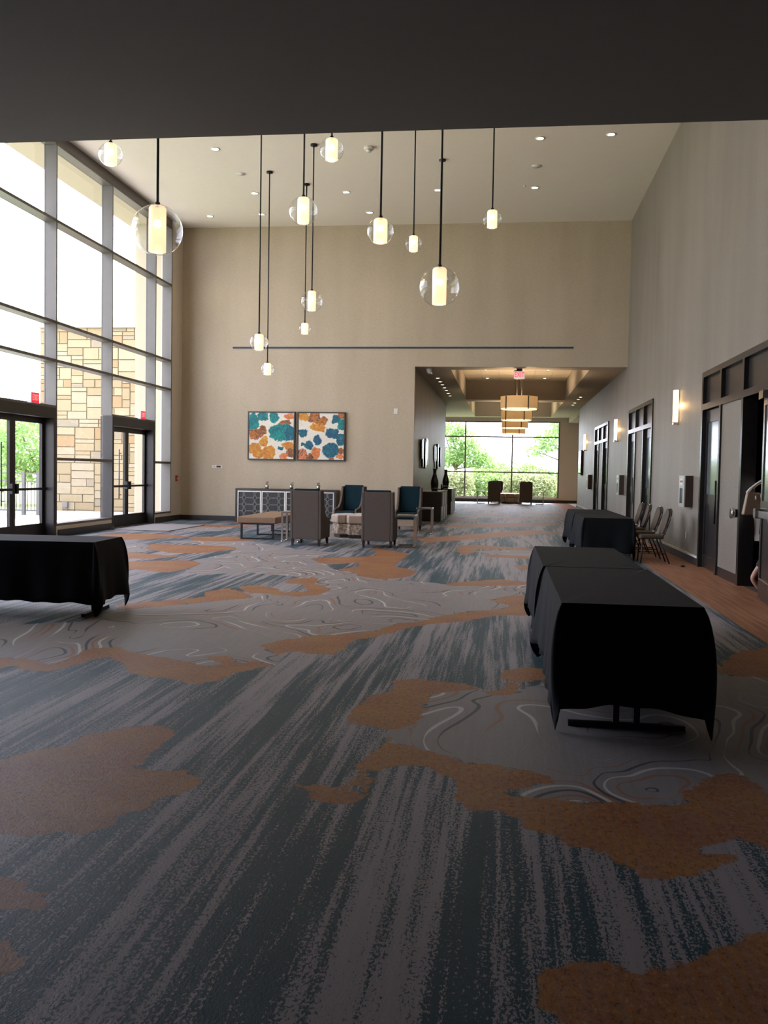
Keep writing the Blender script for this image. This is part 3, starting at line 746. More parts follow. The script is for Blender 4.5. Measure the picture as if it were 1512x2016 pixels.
# ------------------------------------------------------------------ lamps
M_GLOBE = glassy('clear_blown_glass', (0.97, 0.98, 0.98), fres=1.0)
M_DIFF = emis('pendant_frosted_cylinder', (1.0, 0.74, 0.47), 0.8, (0.85, 0.75, 0.62))
_m = M_DIFF.node_tree
_o = [x for x in _m.nodes if x.type == 'OUTPUT_MATERIAL'][0]; _p = [x for x in _m.nodes if x.type == 'BSDF_PRINCIPLED'][0]
_t = _m.nodes.new('ShaderNodeBsdfTransparent'); _x = _m.nodes.new('ShaderNodeMixShader'); _x.inputs[0].default_value = .16
_m.links.new(_p.outputs[0], _x.inputs[1]); _m.links.new(_t.outputs[0], _x.inputs[2]); _m.links.new(_x.outputs[0], _o.inputs[0])
M_BULB = emis('pendant_bulb', (1.0, 0.85, 0.6), 14.0)
PEN = [  # x, y, z centre, radius, label
 (-2.526, 13.07, 6.03, .169, 'globe pendant lamp at top centre, its top touching the dark ceiling edge'),
 (-1.59, 11.47, 4.47, .165, 'medium clear globe pendant lamp just left of the tiny globe at centre'),
 (-3.062, 13.69, 5.36, .213, 'clear globe pendant lamp upper of the column of three left of centre'),
 (-1.902, 18.54, 6.04, .172, 'small clear globe pendant lamp hanging between two larger globes at centre'),
 (-.315, 16.44, 5.93, .170, 'rightmost small clear globe pendant lamp near the right ceiling'),
 (-4.73, 17.42, 3.94, .172, 'small globe pendant lamp in front of the long wall grille at left'),
 (-5.58, 21.32, 3.86, .155, 'lowest tiny globe pendant lamp above the left abstract painting'),
 (-4.91, 22.29, 4.95, .152, 'tiny globe pendant lamp at the bottom of the column of three'),
 (-4.18, 19.63, 5.12, .236, 'globe pendant lamp in the middle of the column of three'),
 (-.847, 11.47, 3.78, .250, 'large clear globe pendant lamp hanging lowest right of centre'),
 (-3.543, 9.11, 3.905, .256, 'largest clear globe pendant lamp in front of the tall windows'),
 (-5.66, 12.75, 5.94, .168, 'globe pendant lamp at upper left, close above the largest globe'),
 (-1.52, 20.8, 5.82, .20, 'globe pendant lamp mostly hidden behind the large globe right of centre'),
]
for (x, y, z, r_, lab) in PEN:
    t = thing('globe_pendant', lab, 'pendant lamp', (x, y, z - r_), 0, 'clear globe pendant lamps in the tall lobby')
    top = ZC - (z - r_)
    MB().cyl((0, 0, 2 * r_ + .01), (0, 0, top - .03), .014, 8).build('rod', M_BLACKMETAL, t)
    MB().lathe([(0, top), (.075, top), (.075, top - .035), (0, top - .035)], 20).build('canopy', M_BLACKMETAL, t)
    MB().lathe([(0, 2*r_ + .02), (.024, 2*r_ + .02), (.03, 2*r_ - .012), (0, 2*r_ - .012)], 16).build('socket_cap', M_BLACKMETAL, t)
    rc = .087
    h0, h1 = .025 * r_ / .17, 2 * r_ - .02
    MB().lathe([(.03, h0), (rc, h0), (rc, h1 - .02), (rc - .015, h1), (.03, h1)], 24).build('glass_diffuser', M_DIFF, t)
    zb = h1 - .38 * (h1 - h0)
    MB().lathe([(.001, zb - .045), (.03, zb - .03), (.042, zb), (.03, zb + .03), (.001, zb + .045)], 12).build('bulb', M_BULB, t)
    prof = []
    for i in range(19):
        a = -PI/2 + .33 + (PI - .36) * i / 18
        prof.append((max(.02, r_ * math.cos(a)), r_ + r_ * math.sin(a) * .985))
    MB().lathe(prof, 32).build('glass_globe', M_GLOBE, t)
    ld = bpy.data.lights.new('pendant_light', 'POINT'); ld.energy = 9; ld.color = (1, .76, .48); ld.shadow_soft_size = r_ * 1.05
    lo = bpy.data.objects.new('pendant_light', ld); COL.objects.link(lo); lo.parent = t; lo.location = (0, 0, -.14 - r_)

# recessed downlights
def spot(parent, loc, energy, ang=95, blend=.9, col=(1, .80, .56)):
    d = bpy.data.lights.new('downlight_beam', 'SPOT'); d.energy = energy; d.spot_size = R(ang); d.spot_blend = blend; d.color = col; d.shadow_soft_size = .05
    o = bpy.data.objects.new('downlight_beam', d); COL.objects.link(o); o.parent = parent; o.location = loc
def downlight(x, y, z, lab, grp, energy, r_=.075):
    t = thing('recessed_downlight', lab, 'ceiling light', (x, y, z - .012), 0, grp)
    MB().lathe([(r_, 0), (r_ + .03, 0), (r_ + .03, .012), (r_, .012)], 20).build('trim_ring', M_WHITE, t)
    MB().lathe([(.001, .004), (r_, .004), (r_, .010), (.001, .010)], 20).build('lens', M_DOWN, t)
    spot(t, (0, 0, -.02), energy)
G1 = 'recessed downlights in the tall ceiling'
DL = [(-6.38, 19.73, 'recessed downlight at left of the tall ceiling, nearest row'), (-8.18, 24.88, 'recessed downlight in the far left corner of the tall ceiling'), (-6.38, 22.92, 'recessed downlight left of the thin pendant rods, middle row'),
      (-6.70, 24.80, 'recessed downlight behind the left pendant rod, far row'), (-4.06, 23.0, 'recessed downlight at centre left of the tall ceiling, middle row'), (-3.74, 24.83, 'recessed downlight at centre of the far row, left of the medium globe'),
      (-1.78, 23.0, 'recessed downlight beside the rod of the large right globe'), (.57, 19.65, 'recessed downlight right of centre, nearest row'), (1.99, 19.54, 'warm bright recessed downlight nearest the right wall'), (.57, 22.97, 'recessed downlight right of centre, middle row')]
for x, y, lab in DL: downlight(x, y, ZC, lab, G1, 45)
ORD = ['first', 'second', 'third', 'fourth', 'fifth', 'sixth', 'seventh']
G2 = 'small downlights in a row along the corridor ceiling'
for i, y in enumerate((29.17, 30.3, 31.34, 32.45, 33.54, 34.71, 35.84)): downlight(-2.15, y, ZS, ORD[i] + ' small downlight from the front in the left corridor row', G2, 14, .055)
for i, y in enumerate((36.03, 37.12, 38.96, 40.09)): downlight(2.8, y, ZS, ORD[i] + ' small downlight from the front in the right corridor row', G2, 14, .055)
for i, (x, y) in enumerate(((-.75, 33.5), (1.45, 33.5), (-.75, 36.4), (1.45, 36.4))): downlight(x, y, CT + .01, ['left downlight in the nearer part of the warm coffer', 'right downlight in the nearer part of the warm coffer', 'left downlight at the far edge of the warm coffer', 'right downlight at the far edge of the warm coffer'][i], 'downlights in the warm corridor coffer', 22, .06)

# drum chandeliers
M_SHADE = NT('cream_drum_shade')
_v = M_SHADE.coords((30, 30, 4)); _n = M_SHADE.noise(_v, 1, 3)
_c = M_SHADE.mix(_n, (0.62, 0.38, 0.16), (0.70, 0.44, 0.20))
_b = M_SHADE.bsdf(_c, .8); M_SHADE.l(_c, _b.inputs['Emission Color']); _b.inputs['Emission Strength'].default_value = .40
M_SHADE = M_SHADE.m
M_DRUMDIFF = emis('drum_diffuser', (1, .80, .5), 1.4)
LAB = ['nearest cream drum chandelier under the corridor exit sign', 'second cream drum chandelier from the front', 'third cream drum chandelier from the front', 'farthest cream drum chandelier near the end window']
for i, y in enumerate((28.0, 33.8, 39.6, 45.2)):
    t = thing('drum_chandelier', LAB[i], 'chandelier', (.38, y, 3.42), 0, 'cream drum chandeliers along the corridor')
    rr = .55
    MB().lathe([(rr, .02), (rr, .38), (rr - .012, .38), (rr - .012, .02)], 40).build('shade', M_SHADE, t)
    MB().lathe([(.001, 0), (rr - .03, 0), (rr - .02, .015), (.001, .015)], 40).build('diffuser', M_DRUMDIFF, t)
    for k in range(5):
        a = R(-62 + 72 * k)
        ca, sa = math.cos(a), math.sin(a)
        MB().bar((rr * ca * 1.012, rr * sa * 1.012, -.01), (rr * ca * 1.012, rr * sa * 1.012, .37), .032, .032).build('metal_strap', M_DARKMETAL, t)
    MB().bar((-.54, 0, .33), (.54, 0, .33), .02).bar((0, -.54, .33), (0, .54, .33), .02).build('cross_frame', M_DARKMETAL, t)
    top = CT + .01 - 3.42
    for a in (0, PI):
        MB().cyl((.07 * math.cos(a), 0, .33), (.07 * math.cos(a), 0, top - .02), .009, 6).build('rod', M_DARKMETAL, t)
    MB().lathe([(.001, top), (.14, top), (.14, top - .025), (.001, top - .025)], 20).build('canopy', M_DARKMETAL, t)
    ld = bpy.data.lights.new('chandelier_light', 'POINT'); ld.energy = 190; ld.color = (1, .72, .42); ld.shadow_soft_size = .1
    lo = bpy.data.objects.new('chandelier_light', ld); COL.objects.link(lo); lo.parent = t; lo.location = (0, 0, .14)

# wall sconces
M_SCON = emis('sconce_warm_glass', (1.0, .66, .30), 3.8)
for (y, lab) in ((18.35, 'nearest lit wall sconce on the right wall, above the chairs'), (28.0, 'middle lit wall sconce on the right wall, between the closed doors'), (38.6, 'farthest lit wall sconce on the right wall near the corridor end')):
    t = thing('wall_sconce', lab, 'wall sconce', (XR, y, 2.55), 0, 'tall lit sconces on the right wall')
    MB().box(-.02, 0, -.09, .09, -.02, .62).build('backplate', M_CHROME, t)
    pr = [(-.02 - .085 * math.sin(PI * i / 8), -.1 * math.cos(PI * i / 8)) for i in range(9)]
    MB().prism(pr, 2, .0, .60).build('glass_shade', M_SCON, t)
    MB().box(-.1, 0, -.075, .075, -.055, -.012).build('bottom_bracket', M_CHROME, t)
    for sy in (-1, 1):
        ld = bpy.data.lights.new('sconce_light', 'POINT'); ld.energy = 3.2; ld.color = (1, .58, .24); ld.shadow_soft_size = .04
        lo = bpy.data.objects.new('sconce_light', ld); COL.objects.link(lo); lo.parent = t; lo.location = (-.055, .15 * sy, .3)

# exit signs and small ceiling devices
M_RED = emis('exit_red', (0.85, .02, .05), .9)
M_SIGNW = emis('exit_white_face', (1.0, .85, .80), .28)
def text_mesh(s, size, mat, name, parent, loc, rot, depth=.004):
    cu = bpy.data.curves.new(name, 'FONT'); cu.body = s; cu.size = size; cu.extrude = depth; cu.align_x = 'CENTER'; cu.align_y = 'CENTER'
    tmp = bpy.data.objects.new(name, cu); COL.objects.link(tmp)
    bpy.context.view_layer.update()
    me = bpy.data.meshes.new_from_object(tmp.evaluated_get(bpy.context.evaluated_depsgraph_get()))
    bpy.data.objects.remove(tmp)
    me.materials.clear(); me.materials.append(mat)
    o = bpy.data.objects.new(name, me); COL.objects.link(o); o.parent = parent; o.location = loc; o.rotation_euler = rot
    return o
t = thing('exit_sign', 'white exit sign with red lettering at the corridor opening', 'exit sign', (.35, 26.55, ZS - .29), 0)
bx('housing', M_WHITE, t, -.155, .155, -.025, .025, 0, .22)
bx('face', M_SIGNW, t, -.145, .145, -.03, -.025, .01, .21)
bx('mount', M_DARKMETAL, t, -.08, .08, -.03, .03, .22, .29)
tx = text_mesh('EXIT', .19, M_RED, 'lettering', t, (0, -.034, .11), (R(90), 0, 0)); tx.scale = (.72, 1.0, 1)
for (y, lab) in ((17.45, 'red exit sign above the nearer glass doors'), (23.0, 'red exit sign above the farther glass doors')):
    t = thing('exit_sign', lab, 'exit sign', (XL + .045, y, 2.745), 0, 'red exit signs over the patio doors')
    bx('housing', M_WHITE, t, -.04, .04, -.16, .16, 0, .21)
    bx('face', M_RED, t, .04, .045, -.15, .15, .01, .20)
    tx = text_mesh('EXIT', .17, M_SIGNW, 'lettering', t, (.048, 0, .105), (R(90), 0, R(90))); tx.scale = (.72, 1, 1)
t = thing('security_camera', 'white dome security camera at the left of the corridor opening', 'security camera', (-2.2, 26.55, ZS - .16))
MB().lathe([(.001, .16), (.09, .16), (.09, .12), (.075, .05), (.04, .01), (.001, 0)], 20).build('dome', M_WHITE, t)
MB().cyl((.05, -.05, .05), (.09, -.09, .0), .028, 10).build('lens_barrel', M_WHITE, t)
for (x, y, lab, nm) in ((-6.30, 21.42, 'flush round speaker in the tall ceiling at left', 'ceiling_speaker'), (.56, 21.40, 'flush round speaker in the tall ceiling at right', 'ceiling_speaker')):
    t = thing(nm, lab, 'ceiling speaker', (x, y, ZC - .015), 0, 'round ceiling speakers')
    MB().lathe([(.09, 0), (.11, 0), (.115, .015), (.09, .015)], 24).build('rim', M_WHITE, t)
    MB().lathe([(.001, .003), (.09, .003), (.09, .012), (.001, .012)], 24).build('grille', M_WHITE, t)
t = thing('smoke_detector', 'white smoke detector hanging from the tall ceiling at centre', 'smoke detector', (-3.04, 19.9, ZC - .1))
MB().lathe([(.001, .1), (.11, .1), (.11, .05), (.001, .05)], 20).build('base', M_WHITE, t)
MB().lathe([(.001, .05), (.07, .05), (.055, 0), (.001, 0)], 20).build('sensor_head', M_WHITE, t)
t = thing('sprinkler_head', 'tiny white sprinkler head in the tall ceiling at right', 'sprinkler', (.32, 22.83, ZC - .03))
MB().lathe([(.001, .03), (.04, .03), (.035, .02), (.012, .01), (.02, 0), (.001, 0)], 14).build('sprinkler_body', M_WHITE, t)
# ------------------------------------------------------------------ back wall items
t = thing('slot_diffuser', 'long dark slot air grille high on the back wall', 'air grille', (-7.85, YB, 4.965))
L_ = 9.64
bx('frame_top', M_SOFF, t, 0, L_, -.015, 0, .062, .078); bx('frame_bottom', M_SOFF, t, 0, L_, -.015, 0, -.008, .008)
bx('slot_back', M_BLACKMETAL, t, 0, L_, -.004, 0, .008, .062)
for i in range(25):
    x = L_ * i / 24
    bx('divider', M_DARKMETAL, t, x - .008, x + .008, -.014, -.004, .008, .062)
for i in range(24):
    bx('blade', simple('grille_blade', (.10, .09, .08), .5) if i == 0 else bpy.data.materials['grille_blade'], t, L_ * i / 24 + .012, L_ * (i + 1) / 24 - .012, -.012, -.004, .03, .042)

def canvas_mat(name, blobs, W, H):
    t = NT(name)
    base = t.coords()
    nz = t.n('ShaderNodeTexNoise'); t.l(base, nz.inputs['Vector']); nz.inputs['Scale'].default_value = 3.2; nz.inputs['Detail'].default_value = 4; nz.inputs['Roughness'].default_value = .65
    sub = t.n('ShaderNodeVectorMath', operation='SUBTRACT'); t.l(nz.outputs['Color'], sub.inputs[0]); sub.inputs[1].default_value = (.5, .5, .5)
    scl = t.n('ShaderNodeVectorMath', operation='SCALE'); t.l(sub.outputs[0], scl.inputs[0]); scl.inputs['Scale'].default_value = .34
    ad = t.n('ShaderNodeVectorMath', operation='ADD'); t.l(base, ad.inputs[0]); t.l(scl.outputs[0], ad.inputs[1])
    pv = ad.outputs[0]
    n2 = t.noise(base, 7, 5, .7, 1.5)
    n3 = t.noise(base, 11, 5, .7, 2.0)
    col = t.mix(t.ss(n2, .55, .75), (.74, .69, .58), (.50, .45, .38))
    for (u, v, ru, rv, c1, c2) in blobs:
        s1 = t.n('ShaderNodeVectorMath', operation='SUBTRACT'); t.l(pv, s1.inputs[0]); s1.inputs[1].default_value = ((u - .5) * W, 0, (.5 - v) * H)
        m1 = t.n('ShaderNodeVectorMath', operation='MULTIPLY'); t.l(s1.outputs[0], m1.inputs[0]); m1.inputs[1].default_value = (1 / (ru * W), 0, 1 / (rv * H))
        ln = t.n('ShaderNodeVectorMath', operation='LENGTH'); t.l(m1.outputs[0], ln.inputs[0])
        mk = t.ss(ln.outputs['Value'], 1.04, .94)
        cc = t.mix(t.ss(n2, .38, .60), c1, c2)
        cc = t.mix(t.math('MULTIPLY', t.ss(n3, .56, .66), .75), cc, tuple(min(1, x * 2.2 + .05) for x in c2))
        cc = t.mix(t.math('MULTIPLY', t.ss(n3, .44, .34), .7), cc, tuple(x * .3 for x in c1))
        col = t.mix(mk, col, cc)
    t.bsdf(col, .6)
    return t.m
TE, TD, BL, OR, YE_, BR, SAL = (.0, .13, .16), (.0, .26, .22), (.01, .07, .16), (.52, .16, .02), (.62, .30, .03), (.10, .05, .03), (.72, .22, .10)
CA = [(.12,.22,.12,.17,TD,TE),(.31,.08,.11,.10,TD,TE),(.55,.12,.11,.13,TE,TD),(.86,.10,.11,.08,SAL,OR),(.78,.24,.13,.06,OR,BR),(.72,.42,.29,.17,TE,TD),(.92,.42,.12,.14,BL,TE),(.14,.46,.13,.11,BR,OR),(.30,.40,.09,.12,OR,BR),(.36,.62,.11,.10,OR,YE_),(.14,.75,.15,.13,YE_,OR),(.25,.86,.12,.10,OR,YE_),(.46,.84,.13,.15,YE_,OR),(.69,.75,.05,.05,TE,BL),(.86,.69,.13,.10,YE_,OR),(.92,.85,.12,.09,OR,BR),(.78,.91,.10,.07,SAL,OR)]
CB = [(.12,.09,.12,.08,OR,YE_),(.36,.12,.14,.10,BR,OR),(.50,.18,.14,.10,BR,OR),(.42,.32,.18,.09,OR,YE_),(.10,.43,.12,.09,BL,TE),(.80,.14,.09,.11,BL,TE),(.92,.07,.10,.08,OR,BR),(.93,.26,.10,.10,TD,TE),(.74,.43,.17,.12,TE,BL),(.93,.57,.10,.13,BL,TE),(.70,.77,.18,.17,BL,TE),(.44,.57,.09,.08,TE,BL),(.25,.68,.11,.11,BL,TE),(.10,.65,.05,.05,TE,BL),(.41,.84,.09,.14,SAL,OR),(.10,.88,.11,.12,SAL,BR),(.28,.93,.10,.08,BR,OR),(.93,.80,.08,.06,OR,BR),(.90,.90,.07,.06,OR,SAL),(.72,.96,.06,.05,BR,OR)]
for (x0, x1, bl, lab) in ((-7.37, -5.985, CA, 'left abstract painting with teal and orange blooms in a black frame'), (-5.915, -4.525, CB, 'right abstract painting with dark blue blooms in a black frame')):
    W_, H_ = x1 - x0, 1.39
    t = thing('abstract_painting', lab, 'painting', ((x0 + x1) / 2, YB - .08, 1.78), 0, 'framed abstract paintings')
    fw_ = .035
    MB().box(-W_/2, -W_/2 + fw_, -.0, .08, 0, H_).box(W_/2 - fw_, W_/2, 0, .08, 0, H_).box(-W_/2 + fw_, W_/2 - fw_, 0, .08, 0, fw_).box(-W_/2 + fw_, W_/2 - fw_, 0, .08, H_ - fw_, H_).build('frame', M_DARKWOOD, t)
    cv = bx('canvas', canvas_mat('canvas_' + lab.split()[0], bl, W_, H_), t, -W_/2 + fw_, W_/2 - fw_, .012, .07, -H_/2 + fw_, H_/2 - fw_)
    cv.location = (0, 0, H_ / 2)

t = thing('wall_thermostat', 'small white control panel on the back wall left of the paintings', 'wall control', (-8.29, YB, 1.53))
bx('plate', M_WHITE, t, -.15, .15, -.015, 0, 0, .075); bx('display', M_BLACKMETAL, t, -.02, .11, -.02, -.015, .012, .062); bx('button', M_SOFF, t, -.12, -.06, -.02, -.015, .02, .055)
t = thing('wall_switch_plate', 'small cream double switch plate on the back wall beside the corridor', 'wall switch', (-3.09, YB, 3.14))
bx('plate', M_WHITE, t, -.055, .055, -.01, 0, 0, .15); bx('rocker', M_WHITE, t, -.04, -.008, -.016, -.01, .03, .12); bx('rocker', M_WHITE, t, .008, .04, -.016, -.01, .03, .12)
M_REDP = simple('fire_alarm_red', (.35, .03, .02), .4)
t = thing('fire_alarm_pull', 'small red and white alarm pull beside the last window', 'fire alarm', (XL, 25.68, 1.13))
bx('housing', M_REDP, t, 0, .04, -.06, .06, 0, .16); bx('pull_bar', M_WHITE, t, .04, .055, -.045, .045, .05, .09)
# entry mat
t = thing('door_mat', 'grey flat entrance mat inside the farther glass doors', 'mat', (-8.55, 22.45, 0))
bx('mat_field', simple('grey_mat', (.24, .22, .22), .95, var=.12, scale=60), t, -.70, .64, -1.35, 1.25, 0, .008); bx('rubber_edge', M_BLACKMETAL, t, .64, .70, -1.35, 1.25, 0, .008); bx('rubber_edge', M_BLACKMETAL, t, -.70, .70, -1.41, -1.35, 0, .008)

# ------------------------------------------------------------------ credenza
t = thing('credenza', 'long black credenza with silver circle fretwork doors under the paintings', 'credenza', (-6.13, 25.82, 0))
W_ = 2.92
MB().box(-W_/2, -W_/2 + .06, -.24, .25, 0, .96).box(W_/2 - .06, W_/2, -.24, .25, 0, .96).box(-W_/2 + .06, W_/2 - .06, -.24, .25, .90, .96).box(-W_/2 + .06, W_/2 - .06, -.24, .25, 0, .08).box(-W_/2 + .06, W_/2 - .06, -.16, .25, .08, .90).build('carcass', M_DARKWOOD, t, bevel=.004)
dw = (W_ - .12) / 4
for k in range(4):
    x0 = -W_/2 + .06 + k * dw; x1 = x0 + dw
    d = bx('door', simple('credenza_black_panel', (.012, .013, .015), .35) if k == 0 else bpy.data.materials['credenza_black_panel'], t, x0 + .004, x1 - .004, -.215, -.185, .084, .896)
    MB().box(x0 + .006, x0 + .036, -.238, -.215, .086, .894).box(x1 - .036, x1 - .006, -.238, -.215, .086, .894).box(x0 + .036, x1 - .036, -.238, -.215, .086, .116).box(x0 + .036, x1 - .036, -.238, -.215, .864, .894).build('door_frame', M_SILVER, d)
    fb = MB()
    X0, X1, Z0, Z1 = x0 + .036, x1 - .036, .116, .864
    cw = (X1 - X0) / 2; rad = .20
    for cx in (X0, X0 + cw, X1):
        for kz in range(-1, 6):
            cz = Z0 + .02 + kz * .187
            for c_x in (cx,):
                run = []
                for s in range(41):
                    a = 2 * PI * s / 40
                    p = (c_x + rad * math.cos(a), -.222, cz + rad * math.sin(a))
                    if X0 <= p[0] <= X1 and Z0 <= p[2] <= Z1: run.append(p)
                    else:
                        if len(run) > 1: fb.tube(run, .0028, 4)
                        run = []
                if len(run) > 1: fb.tube(run, .0028, 4)
            if c_x == cx: pass
    fb.build('fretwork', M_SILVER, d)
M_POT = simple('silver_cup', (.45, .43, .40), .3, .9)
M_SUCC = simple('succulent', (.09, .14, .05), .7, var=.25, scale=40)
M_FLW = simple('dusty_pink_petals', (.30, .12, .12), .8, var=.2, scale=40)
for i, (x, lab) in enumerate(((-6.71, 'leftmost small potted plant on the black credenza'), (-6.0, 'middle small potted plant on the black credenza'), (-5.22, 'rightmost small potted plant on the black credenza'))):
    t = thing('potted_plant', lab, 'potted plant', (x, 25.75, .96), i * 1.3, 'three small plants on the credenza')
    MB().lathe([(.001, 0), (.045, 0), (.06, .11), (.052, .11), (.04, .02), (.001, .02)], 16).build('pot', M_POT, t)
    f = MB()
    q = random.Random(i)
    for k in range(14):
        a = q.random() * 2 * PI; e_ = q.uniform(.35, 1.3); ln = q.uniform(.05, .09)
        dvec = Vector((math.cos(a) * math.cos(e_), math.sin(a) * math.cos(e_), math.sin(e_)))
        f.cyl(Vector((0, 0, .09)) + dvec * .01, Vector((0, 0, .09)) + dvec * ln, .014, 5, .004)
    f.build('leaves', M_SUCC, t)
    f = MB()
    for k in range(4):
        a = q.random() * 2 * PI
        f.lathe([(.001, -.012), (.018, 0), (.014, .014), (.001, .018)], 7, (.045 * math.cos(a), .045 * math.sin(a), .165 + q.random() * .02))
    f.build('flower_heads', M_FLW, t)

# ------------------------------------------------------------------ lounge set
th = NT('taupe_tweed')
hv = th.coords((160, 160, 60)); hn = th.noise(hv, 1, 2)
th.bsdf(th.mix(hn, (.06, .047, .040), (.14, .112, .096)), .85, 0, .3, th.bump(hn, .15))
M_TWEED = th.m
M_TAN = simple('pale_tan_weave', (.34, .25, .18), .8, var=.12, scale=80)
def lounge_chair(label, loc, rz, group):
    t = thing('high_back_lounge_chair', label, 'lounge chair', loc, rz, group)
    hw = .315
    # local: back at y=0, opens toward +y
    MB().prism([(0, .13), (.09, .13), (.075, 1.095), (-.045, 1.095), (-.03, .8), (0, .45)], 0, -hw + .055, hw - .055).build('back_panel', M_TWEED, t, bevel=.012)
    side = [(0, .13), (.86, .13), (.87, .50), (.80, .535), (.66, .54), (.50, .58), (.37, .68), (.28, .83), (.235, 1.0), (.215, 1.10), (-.045, 1.10), (-.03, .8), (0, .45)]
    for s in (-1, 1):
        MB().prism(side, 0, s * hw, s * (hw - .055)).build('side_panel', M_TWEED, t, bevel=.012)
    bx('seat_apron', M_TAN, t, -hw + .055, hw - .055, .09, .84, .13, .31, bevel=.01)
    bx('seat_cushion', M_TEAL, t, -hw + .06, hw - .06, .13, .88, .31, .47, bevel=.04, seg=3)
    MB().prism([(.085, .47), (.22, .47), (.17, .8), (.13, 1.135), (.03, 1.135), (.07, .8)], 0, -hw + .058, hw - .058).build('back_cushion', M_TEAL, t, bevel=.03, seg=3)
    for x in (-hw + .045, hw - .045):
        for (y, dy) in ((.05, -.02), (.78, .03)):
            MB().frustum((x - .018, x + .018, y + dy - .018, y + dy + .018), 0, (x - .03, x + .03, y - .03, y + .03), .135).build('leg', M_DARKWOOD, t)
    return t
GC = 'high-back lounge chairs around the tufted ottoman'
lounge_chair('high-back lounge chair seen from behind, left of the two nearest the camera', (-3.9, 18.02, 0), R(-1), GC)
lounge_chair('high-back lounge chair seen from behind, right of the two nearest the camera', (-2.46, 18.0, 0), R(1), GC)
lounge_chair('teal-cushioned high-back chair facing the camera behind the ottoman, left one', (-3.93, 24.3, 0), R(172), GC)
lounge_chair('teal-cushioned high-back chair facing the camera, right one near the corridor', (-2.42, 24.0, 0), R(180), GC)
M_SATIN = simple('champagne_satin', (.27, .19, .135), .42, var=.1, Sheen_Weight=.3)
M_PATT = NT('mottled_cream_fabric')
_n = M_PATT.noise(M_PATT.coords((14, 14, 14)), 1, 3, .6, 1.2)
M_PATT.bsdf(M_PATT.mix(M_PATT.ss(_n, .42, .58), (.15, .105, .075), (.38, .30, .22)), .8); M_PATT = M_PATT.m
def ottoman(label, loc, sc, group):
    t = thing('clover_ottoman', label, 'ottoman', loc, 0, group)
    def plan(k):
        P = []
        for i in range(6):
            a = i * PI / 3 + R(-90)
            for da, r_ in ((-17, .70), (17, .70), (30, .54)):
                P.append((k * r_ * sc * math.cos(a + R(da)), k * r_ * sc * math.sin(a + R(da))))
        return P
    MB().prism(plan(.90), 2, 0, .07).build('plinth', M_DARKWOOD, t)
    MB().prism(plan(.97), 2, .07, .32).build('base', M_PATT, t, bevel=.03, seg=2)
    for i in range(6):
        a = i * PI / 3 + R(-90)
        P = [(.25 * sc * math.cos(a - PI/6) , .25 * sc * math.sin(a - PI/6)), (.57 * sc * math.cos(a - R(29)), .57 * sc * math.sin(a - R(29))), (.71 * sc * math.cos(a - R(17)), .71 * sc * math.sin(a - R(17))), (.71 * sc * math.cos(a + R(17)), .71 * sc * math.sin(a + R(17))), (.57 * sc * math.cos(a + R(29)), .57 * sc * math.sin(a + R(29))), (.25 * sc * math.cos(a + PI/6), .25 * sc * math.sin(a + PI/6))]
        MB().prism(P, 2, .325, .515).build('top_cushion', M_SATIN, t, bevel=.035, seg=3)
    MB().prism([(.24 * sc * math.cos(PI / 3 * i), .24 * sc * math.sin(PI / 3 * i)) for i in range(6)], 2, .325, .51).build('centre_cushion', M_SATIN, t, bevel=.03, seg=2)
    return t
ottoman('champagne tufted clover-shaped ottoman in the middle of the lounge chairs', (-3.22, 20.95, 0), 1.0, None)
t = thing('leather_bench', 'tan leather bench on three black frames left of the lounge chairs', 'bench', (-5.25, 20.7, 0))
bx('seat', M_LEATHER, t, -.43, .43, -1.42, 1.42, .345, .485, bevel=.025, seg=3)
for y in (-1.32, 0, 1.32):
    MB().box(-.37, -.33, y - .02, y + .02, 0, .345).box(.33, .37, y - .02, y + .02, 0, .345).box(-.33, .33, y - .02, y + .02, 0, .03).box(-.33, .33, y - .02, y + .02, .315, .345).build('leg_frame', M_BLACKMETAL, t)
def c_table(label, loc, rz, group=None):
    t = thing('chrome_side_table', label, 'side table', loc, rz, group)
    # uprights at +x
    bx('top', M_CHROME, t, -.19, .19, -.24, .24, .61, .645, bevel=.004)
    for y in (-.215, .215): bx('upright', M_CHROME, t, .155, .19, y - .018, y + .018, 0, .61)
    MB().box(-.19, .155, -.233, -.197, 0, .028).box(-.19, .155, .197, .233, 0, .028).box(-.19, -.155, -.197, .197, 0, .028).box(.155, .19, -.197, .197, 0, .028).build('base_frame', M_CHROME, t)
    for x, y in ((-.17, -.215), (-.17, .215), (.172, -.215), (.172, .215)): MB().cyl((x, y, 0), (x, y, .034), .024, 8).build('corner_cap', M_CHROME, t)
    return t
GS = 'chrome C-shaped side tables'
c_table('chrome C-shaped side table between the leather bench and the left lounge chair', (-4.38, 18.95, 0), PI, GS)
c_table('chrome C-shaped side table beside the right front lounge chair', (-1.93, 18.55, 0), 0, GS)
c_table('chrome C-shaped side table beside the right rear teal chair, near the corridor', (-1.90, 22.5, 0), 0, GS)
# far seating group
GF = 'lounge chairs by the end window'
lounge_chair('dark high-back chair silhouetted at the end window, left one', (-.49, 45.9, 0), 0, GF)
lounge_chair('dark high-back chair silhouetted at the end window, right one', (1.06, 45.9, 0), 0, GF)
lounge_chair('high-back chair facing the camera behind the left silhouetted chair by the end window', (-.38, 49.0, 0), PI, GF)
ottoman('pale tufted ottoman between the chairs by the end window', (.29, 47.4, 0), 1.0, None)
c_table('slim chrome side table left of the chairs by the end window', (-1.15, 46.6, 0), PI, GS)
c_table('slim chrome side table right of the chairs by the end window', (1.75, 46.6, 0), 0, GS)

